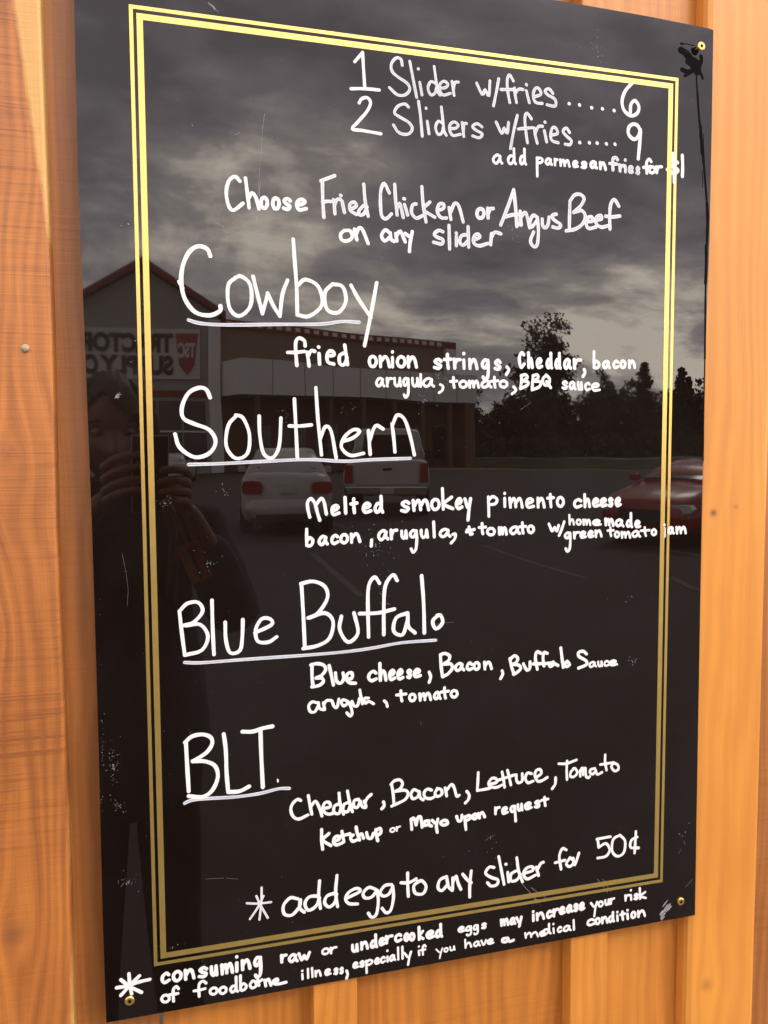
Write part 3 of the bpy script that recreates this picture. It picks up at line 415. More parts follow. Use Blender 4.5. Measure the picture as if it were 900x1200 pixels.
tomato|301:2318,12650 2321,12586 2330,12546;301:2275,12610 2323,12611 2371,12613;302:2432,12604 2418,12597 2409,12582 2409,12564 2416,12548 2430,12539 2446,12539 2460,12549 2467,12565 2465,12583 2456,12598 2441,12605 2425,12602;304:2513,12603 2520,12536;304:2520,12563 2546,12599 2562,12589 2569,12538;305:2569,12562 2597,12600 2616,12588 2630,12533;306:2721,12591 2700,12603 2676,12587 2668,12560 2683,12536 2703,12545 2719,12586;307:2719,12593 2719,12555 2733,12536;308:2776,12642 2778,12577 2786,12536;307:2742,12601 2780,12602 2817,12604;309:2873,12604 2857,12597 2847,12581 2847,12563 2856,12547 2871,12538 2889,12538 2904,12548 2912,12564 2910,12582 2900,12597 2883,12604 2865,12602
BLT|366:244,12333 250,12127 259,11873;368:236,12339 299,12389 394,12399 467,12365 481,12302 427,12223 302,12152;370:302,12155 418,12139 506,12083 526,11973 472,11855 382,11804 258,11827;373:589,12383 605,12227 608,12010 620,11822;377:620,11822 725,11818 816,11854;378:762,12389 855,12380 947,12402 1046,12413;380:931,12381 935,12130 945,11831
underline below BLT|301:220,11762 279,11783 426,11783 679,11768 906,11773 1091,11798 1199,11790
full stop|154:1087,11890 1089,11869
Cheddar|302:1306,11657 1276,11673 1228,11636 1209,11577 1232,11507 1286,11476 1374,11505;304:1381,11697 1396,11603 1413,11509;305:1407,11589 1450,11633 1486,11567 1512,11478;307:1528,11550 1596,11560 1584,11604 1541,11604 1522,11538 1571,11489 1638,11493;308:1688,11579 1639,11561 1632,11500 1681,11481 1706,11540;309:1685,11685 1694,11579 1728,11469;310:1775,11581 1731,11562 1724,11507 1768,11489 1793,11542;310:1769,11696 1787,11592 1817,11483;311:1881,11599 1837,11592 1830,11537 1867,11520 1899,11578;312:1899,11578 1917,11520 1952,11509;312:1937,11574 1955,11522;313:1943,11554 1968,11601 2009,11634
,|316:2134,11543 2142,11505 2116,11474
Bacon|302:2220,11710 2235,11609 2242,11504;303:2212,11711 2249,11745 2308,11746 2332,11703 2308,11659 2261,11635;304:2261,11635 2355,11636 2391,11597 2361,11542 2284,11510 2219,11489;306:2505,11601 2451,11630 2421,11587 2439,11538 2487,11550 2511,11594;307:2505,11606 2517,11540 2549,11513;308:2637,11603 2595,11619 2559,11588 2571,11534 2631,11517 2680,11539;310:2704,11612 2674,11569 2698,11530 2747,11548 2740,11596 2698,11613;311:2783,11609 2799,11524;312:2795,11578 2850,11637 2881,11597 2906,11511 2934,11514
,|315:3017,11546 3042,11507 3036,11460 3001,11425
Lettuce|301:3142,11728 3138,11633 3132,11541;302:3132,11541 3195,11543 3270,11548;304:3264,11589 3346,11603 3339,11640 3295,11651 3258,11607 3277,11563 3346,11549 3403,11566;305:3406,11705 3422,11625 3435,11541;306:3466,11716 3486,11642 3505,11557;305:3359,11622 3447,11640 3543,11657;308:3565,11657 3569,11596 3595,11568 3634,11588 3633,11661;309:3737,11650 3691,11661 3668,11609 3698,11557 3757,11568;311:3795,11606 3847,11637 3840,11681 3795,11680 3776,11627 3809,11562 3861,11562 3920,11590
,|314:4016,11575 4013,11508 3978,11460
Tomato|284:4051,11722 4143,11714 4258,11741;284:4148,11741 4144,11647 4150,11540;285:4234,11651 4194,11618 4190,11568 4235,11563 4270,11601 4249,11645 4224,11652;286:4300,11620 4305,11559;286:4305,11611 4329,11650 4338,11570;287:4340,11616 4365,11641 4371,11557 4397,11530 4419,11542;288:4477,11624 4426,11616 4422,11579 4457,11566 4487,11600;289:4487,11604 4508,11555 4564,11572;290:4599,11760 4599,11681 4618,11590;290:4543,11659 4609,11661 4702,11665;292:4702,11660 4677,11621 4714,11570 4760,11583 4754,11631 4707,11660
Ketchup|321:1508,11342 1507,11243 1516,11143;322:1581,11293 1519,11236 1598,11169;323:1629,11208 1679,11220 1679,11251 1642,11250 1623,11203 1653,11168 1709,11179;324:1710,11297 1728,11189;325:1673,11246 1741,11256 1791,11261;326:1822,11245 1796,11223 1815,11183 1859,11190;327:1853,11322 1865,11258 1887,11186;327:1878,11225 1909,11246 1928,11199;329:1959,11251 1972,11200 2009,11188 2029,11236;330:2054,11270 2060,11207 2073,11154;330:2054,11258 2099,11277 2105,11232 2067,11206
or|182:2222,11263 2211,11257 2203,11248 2203,11237 2209,11228 2221,11224 2234,11225 2245,11232 2250,11243 2249,11253 2241,11261 2229,11264 2216,11261;182:2269,11268 2272,11228;183:2272,11244 2284,11265 2304,11269
Mayo|321:2420,11329 2428,11222;321:2424,11323 2450,11337 2474,11263;322:2474,11263 2492,11338 2522,11334 2536,11232;324:2607,11288 2564,11287 2564,11246 2606,11252;324:2607,11288 2613,11245 2637,11230;325:2643,11289 2673,11255;326:2704,11293 2689,11223 2698,11157;327:2765,11273 2734,11253 2759,11224 2808,11232 2802,11262 2765,11273
upon|314:2906,11297 2925,11247 2956,11249 2964,11301;316:2993,11280 3002,11207 3009,11146;316:2997,11273 3043,11291 3055,11260 3012,11235;317:3105,11296 3076,11275 3105,11247 3136,11268 3111,11295;317:3102,11290 3077,11263 3108,11243 3133,11268 3108,11289;318:3143,11297 3158,11247;318:3156,11277 3190,11303 3215,11252
request|296:3332,11334 3335,11269;296:3336,11295 3351,11328 3378,11332;297:3418,11291 3444,11295 3461,11310 3441,11324 3418,11310 3411,11284 3427,11260 3468,11269;298:3551,11318 3526,11327 3505,11301 3514,11272 3536,11275 3551,11312;299:3552,11325 3555,11263 3562,11162;299:3586,11336 3589,11290 3605,11271 3622,11291 3627,11337;300:3628,11330 3635,11273;301:3677,11308 3710,11313 3730,11328 3706,11342 3677,11328 3668,11302 3688,11277 3739,11287;302:3832,11336 3810,11348 3786,11333 3802,11316 3830,11302 3814,11282 3782,11288;303:3890,11379 3893,11327 3900,11287;303:3857,11349 3894,11352 3930,11355
asterisk|209:918,10847 913,10707 892,10531;209:775,10713 880,10693 1007,10688;209:801,10551 879,10656 935,10760;210:866,10771 906,10670 972,10537
add|319:1265,10680 1191,10701 1125,10635 1133,10548 1207,10527 1282,10601 1292,10666;321:1287,10667 1286,10581 1328,10536;323:1461,10679 1377,10682 1335,10622 1366,10549 1441,10576 1480,10656;323:1482,10829 1471,10677 1488,10549;326:1632,10681 1555,10664 1530,10600 1573,10549 1631,10585 1651,10669;326:1656,10857 1641,10689 1659,10541
egg|313:1759,10613 1891,10661 1852,10696 1775,10669 1740,10606 1774,10552 1861,10535;316:2047,10657 1978,10687 1920,10637 1939,10585 2007,10584 2062,10644;318:2066,10644 2075,10525 2055,10400 2006,10374 1971,10423;319:2214,10680 2145,10681 2095,10620 2125,10576 2184,10586 2228,10659;320:2228,10659 2233,10539 2203,10416 2153,10398 2114,10450
to|322:2383,10777 2383,10655 2389,10531;322:2313,10685 2393,10673 2473,10701;324:2514,10675 2449,10635 2463,10553 2544,10535 2578,10605 2534,10672 2483,10669
any|328:2799,10676 2727,10653 2706,10576 2747,10536 2809,10591;330:2799,10672 2819,10569 2860,10522;330:2865,10653 2865,10532;331:2865,10602 2902,10667 2922,10594 2954,10518;333:2974,10677 3026,10608 3068,10572;333:3068,10697 3052,10554 3052,10422
slider|320:3321,10697 3268,10709 3226,10650 3289,10596 3364,10558 3353,10508 3290,10502 3247,10545;322:3373,10807 3406,10644 3435,10500;323:3475,10623 3488,10519;322:3453,10715 3457,10712;324:3567,10624 3513,10597 3514,10525 3579,10526 3621,10581;325:3577,10766 3600,10615 3644,10496;327:3665,10585 3763,10602 3751,10645 3686,10634 3654,10577 3698,10518 3792,10546;328:3800,10632 3829,10536;329:3813,10595 3850,10662 3883,10674
for|315:4149,10771 4104,10791 4069,10712 4091,10568;315:4021,10648 4135,10660;316:4195,10680 4151,10616 4197,10581 4242,10631 4195,10680;317:4232,10669 4251,10587 4301,10716
50¢|304:4678,10846 4514,10840;303:4523,10839 4537,10746;304:4537,10746 4623,10777 4671,10699 4625,10634 4526,10628;306:4793,10848 4710,10808 4702,10680 4766,10614 4844,10646 4857,10773 4793,10848;309:5006,10797 4936,10771 4928,10692 5027,10672;309:4989,10862 4984,10742 4977,10622
asterisk|325:-315,10208 -310,10105 -296,10012;326:-427,10094 -331,10093 -242,10112 -132,10120;325:-387,10164 -313,10086 -209,10009;325:-223,10172 -301,10103 -391,10014
consuming|321:39,10135 17,10153 -13,10131 -20,10091 2,10065 41,10081;323:111,10150 93,10140 83,10120 82,10097 90,10076 106,10064 125,10065 141,10078 150,10100 149,10123 138,10142 120,10151 102,10147;324:190,10150 192,10062;325:195,10101 229,10148 253,10128 268,10062;327:387,10129 358,10146 324,10127 346,10104 383,10084 360,10058 318,10066;328:431,10141 433,10079 449,10052 467,10079 474,10142;329:474,10133 480,10054;330:528,10142 532,10053;330:533,10088 556,10138 570,10124 574,10057;331:575,10089 600,10141 616,10124 627,10053;332:669,10137 669,10056;332:670,10197 670,10199;333:722,10150 724,10061;334:726,10101 758,10149 780,10128 794,10061;335:894,10143 866,10156 840,10120 850,10079 875,10084 894,10134;336:895,10152 898,10066 890,9983 862,9957 845,9983
raw|301:1098,10137 1101,10068;302:1102,10095 1118,10129 1145,10132;303:1238,10112 1212,10125 1184,10109 1174,10082 1191,10057 1215,10066 1236,10107;304:1236,10114 1236,10075 1252,10055;305:1269,10125 1298,10054 1321,10101 1344,10055 1374,10120
or|243:1529,10129 1513,10122 1504,10110 1503,10095 1511,10082 1526,10075 1544,10076 1558,10084 1566,10097 1564,10112 1554,10124 1538,10129 1521,10127;243:1586,10129 1590,10074;244:1591,10096 1610,10124 1642,10126
undercooked|303:1807,10118 1809,10069 1826,10049 1846,10069 1851,10117;303:1852,10110 1859,10050;304:1898,10129 1901,10060;305:1903,10091 1929,10128 1949,10112 1961,10060;306:2041,10119 2018,10126 1998,10095 2008,10062 2030,10068 2045,10101;306:2045,10187 2046,10129 2047,10080 2056,10060;307:2095,10103 2116,10107 2129,10123 2113,10138 2095,10124 2089,10096 2102,10070 2134,10079;308:2155,10150 2160,10080;308:2161,10108 2181,10143 2217,10146;310:2308,10135 2286,10149 2259,10132 2252,10100 2274,10079 2311,10091;311:2365,10140 2356,10132 2351,10117 2350,10098 2355,10081 2363,10072 2373,10073 2381,10083 2385,10100 2384,10119 2378,10134 2370,10141 2360,10138;312:2424,10135 2414,10127 2407,10111 2407,10092 2412,10076 2422,10067 2434,10067 2443,10077 2448,10094 2447,10113 2440,10128 2430,10135 2419,10132;313:2501,10189 2504,10060;314:2540,10139 2507,10095 2545,10060;315:2595,10091 2631,10094 2653,10110 2627,10126 2595,10112 2586,10084 2607,10057 2662,10066;316:2730,10112 2706,10119 2686,10087 2696,10054 2719,10060 2735,10094;317:2734,10182 2735,10122 2737,10073 2747,10051
eggs|231:2938,10090 2968,10092 2987,10103 2965,10115 2938,10105 2930,10085 2948,10065 2995,10071;232:3063,10100 3037,10108 3013,10088 3023,10065 3047,10068 3064,10095;232:3065,10105 3069,10057 3062,10022 3037,10012 3020,10023;233:3139,10100 3116,10108 3097,10087 3105,10064 3125,10067 3139,10095;233:3140,10105 3144,10056 3138,10021 3117,10011 3102,10022;234:3231,10102 3213,10112 3192,10101 3206,10088 3229,10076 3216,10061 3189,10067
may|291:3404,10120 3409,10056;291:3409,10081 3426,10116 3437,10106 3442,10058;291:3442,10081 3460,10117 3473,10105 3483,10054;292:3553,10105 3536,10117 3517,10101 3511,10076 3523,10053 3539,10062 3552,10100;293:3552,10107 3552,10072 3563,10053;293:3579,10116 3604,10061;294:3634,10115 3621,10051 3610,10015
increase|316:3771,10113 3774,10050;316:3770,10149 3771,10150;317:3814,10120 3819,10051;318:3820,10083 3852,10121 3877,10106 3894,10055;319:3979,10113 3961,10126 3940,10108 3935,10076 3952,10056 3982,10070;320:4008,10131 4013,10061;320:4013,10089 4030,10125 4059,10130;321:4091,10107 4115,10112 4130,10129 4112,10143 4091,10128 4084,10099 4099,10074 4137,10085;322:4214,10138 4195,10150 4175,10131 4168,10103 4181,10079 4199,10090 4213,10133;323:4213,10140 4213,10101 4225,10082;324:4289,10138 4273,10151 4256,10135 4268,10117 4288,10102 4276,10081 4253,10087;325:4326,10116 4349,10121 4363,10138 4346,10152 4326,10137 4321,10108 4334,10082 4369,10093
your|255:4452,10136 4486,10090;255:4526,10138 4508,10082 4495,9983;256:4566,10135 4553,10128 4546,10115 4546,10101 4553,10088 4565,10081 4578,10082 4590,10090 4595,10104 4594,10118 4585,10130 4573,10135 4559,10132;257:4626,10141 4629,10102 4645,10086 4662,10103 4666,10142;257:4666,10136 4674,10088;257:4691,10145 4695,10090;257:4695,10112 4709,10140 4734,10144
risk|270:4871,10158 4876,10100;270:4877,10123 4892,10151 4921,10153;271:4941,10149 4946,10097;270:4940,10204 4940,10206;271:5029,10140 5010,10152 4988,10140 5002,10124 5027,10111 5013,10094 4985,10101;272:5049,10212 5057,10092;273:5117,10157 5061,10121 5127,10089
of|281:-1,9941 -17,9935 -28,9920 -29,9902 -20,9886 -4,9875 14,9874 30,9883 38,9898 37,9917 26,9932 9,9941 -9,9939;283:125,9981 107,10005 82,9992 75,9949 77,9867;282:44,9938 81,9935 118,9936
foodborne|269:379,9989 353,10014 319,9998 310,9949 313,9870;269:266,9933 317,9932 369,9936;271:442,9929 426,9922 416,9908 415,9891 423,9876 438,9867 456,9867 471,9876 479,9892 477,9908 467,9922 451,9929 434,9926;272:529,9920 514,9913 504,9899 504,9882 512,9867 526,9858 543,9858 558,9867 565,9882 564,9899 554,9913 538,9920 522,9918;273:654,9907 628,9914 606,9886 617,9856 641,9861 659,9892;274:660,10001 660,9917 660,9872 671,9853;274:702,10004 700,9920 701,9860;275:703,9895 727,9920 756,9893 742,9861 717,9854 701,9864;274:813,9929 791,9895 812,9860 853,9878 836,9924 813,9929;275:866,9931 877,9873;275:872,9905 907,9926;290:932,9917 942,9857;290:939,9895 968,9921 992,9853;291:1018,9875 1058,9883 1054,9905 1023,9900 1013,9876 1048,9853 1140,9857
illness|241:1300,9909 1303,9860;240:1300,9942 1301,9944;241:1356,9953 1358,9863;242:1397,9955 1400,9865;242:1431,9919 1433,9864;242:1434,9889 1456,9917 1472,9904 1482,9863;244:1536,9885 1559,9887 1574,9900 1557,9912 1536,9902 1530,9880 1543,9859 1580,9865;245:1651,9896 1639,9907 1624,9895 1633,9881 1650,9868 1640,9852 1621,9858;245:1705,9892 1695,9904 1684,9892 1691,9877 1703,9865 1696,9848 1682,9854
,|273:1745,9864 1755,9827 1744,9785
especially|240:1821,9905 1842,9909 1855,9921 1840,9933 1821,9922 1815,9900 1828,9880 1861,9887;241:1922,9923 1906,9934 1887,9921 1899,9907 1920,9896 1908,9879 1884,9884;242:1947,9931 1950,9805;242:1949,9912 1978,9934 2008,9919 1994,9891 1954,9885;243:2044,9909 2063,9912 2075,9925 2061,9937 2044,9925 2038,9903 2050,9883 2080,9891;244:2138,9928 2123,9939 2104,9925 2100,9900 2115,9884 2140,9895;244:2166,9936 2169,9886;244:2166,9997 2167,10000;245:2237,9932 2220,9942 2201,9928 2194,9906 2206,9887 2222,9895 2236,9929;245:2236,9934 2236,9904 2247,9889;246:2278,10012 2281,9888;246:2324,10013 2326,9888;247:2346,9942 2377,9896;247:2416,9944 2398,9888 2384,9812
if|226:2499,9940 2503,9894;226:2499,9984 2500,9986;227:2572,9974 2560,9989 2545,9981 2541,9951 2543,9891;227:2522,9943 2545,9941 2568,9942
you|184:2687,9921 2717,9887;185:2754,9922 2738,9882 2724,9822;185:2790,9918 2780,9913 2775,9904 2774,9893 2779,9884 2788,9879 2799,9879 2807,9885 2812,9895 2811,9906 2805,9915 2795,9918 2785,9917;186:2838,9922 2840,9893 2857,9881 2875,9894 2880,9922;186:2880,9918 2888,9883
have|223:3002,9971 3007,9884;223:3009,9903 3030,9930 3055,9924 3070,9883;224:3154,9921 3132,9930 3108,9919 3100,9899 3115,9882 3136,9889 3153,9918;225:3153,9923 3153,9896 3167,9882;225:3182,9930 3196,9900 3209,9880 3223,9900 3233,9929;226:3260,9904 3291,9906 3310,9917 3287,9929 3260,9919 3251,9900 3270,9881 3318,9886
a|312:3479,9909 3426,9909 3422,9878 3464,9871 3487,9896;313:3479,9895 3502,9867 3547,9874
medical|230:3679,9928 3688,9877;231:3688,9897 3721,9923 3741,9914 3750,9876;232:3750,9893 3786,9920 3809,9910 3828,9868;232:3858,9892 3887,9892 3905,9903 3883,9915 3858,9907 3851,9887 3868,9867 3913,9870;249:3949,9923 3912,9929 3880,9906 3897,9880 3932,9884 3958,9910;249:3955,9985 3957,9931 3960,9893 3976,9877;250:4008,9925 4013,9876;250:4007,9973 4008,9975;251:4101,9918 4086,9929 4066,9916 4062,9891 4078,9875 4104,9884;252:4198,9917 4170,9927 4140,9914 4130,9893 4149,9873 4175,9881 4196,9913;252:4196,9919 4196,9889 4214,9873;253:4246,9980 4252,9871
condition|291:4489,9940 4460,9952 4424,9937 4416,9908 4445,9889 4494,9900;292:4532,9951 4520,9944 4513,9930 4513,9913 4519,9898 4531,9889 4545,9890 4556,9899 4562,9914 4560,9931 4552,9945 4539,9951 4526,9949;293:4591,9951 4595,9888;293:4596,9916 4621,9950 4641,9935 4655,9887;294:4717,9941 4693,9947 4674,9919 4685,9889 4707,9894 4723,9925;295:4721,9991 4723,9950 4725,9906 4735,9887;295:4775,9944 4781,9887;295:4775,9982 4776,9984;296:4838,9979 4841,9925 4847,9887;296:4816,9947 4841,9949 4867,9951;297:4901,9944 4906,9887;297:4900,9983 4901,9985;298:4971,9951 4960,9943 4953,9929 4953,9911 4959,9896 4971,9888 4984,9889 4995,9898 5000,9913 4998,9931 4990,9944 4978,9951 4965,9948;299:5035,9952 5041,9887;300:5042,9916 5076,9950 5102,9935 5120,9887
DRIP|689:5359,19121 5402,19107;823:5426,19093 5491,19035 5533,18980;781:5451,19063 5524,19018 5572,19011;783:5509,18977 5558,18929;1130:5524,19012 5552,18962;436:5602,19088 5608,19048 5578,18972;477:5378,18929 5454,18917 5565,18963;477:5436,19015 5517,18978;312:5411,18870 5502,18923;314:5581,18959 5628,18871;104:5353,19186 5416,19190 5519,19184;207:5358,19186 5388,19187;192:5546,18941 5560,18796 5568,18717;263:5568,18717 5594,18478 5612,18373;370:5612,18386 5629,18239 5642,18105;88:5654,18309 5656,18079;371:5618,18289 5644,18179 5660,18024;267:5660,18041 5692,17781 5714,17590;358:5713,17607 5726,17450 5725,17308;287:5725,17326 5722,17131 5721,16989;360:5716,17166 5721,16989 5718,16775;236:5720,16793 5721,16597 5725,16346 5731,15986;147:5730,16004 5732,15441 5738,14892;89:5650,17935 5659,17761;520:5505,19142 5513,19117
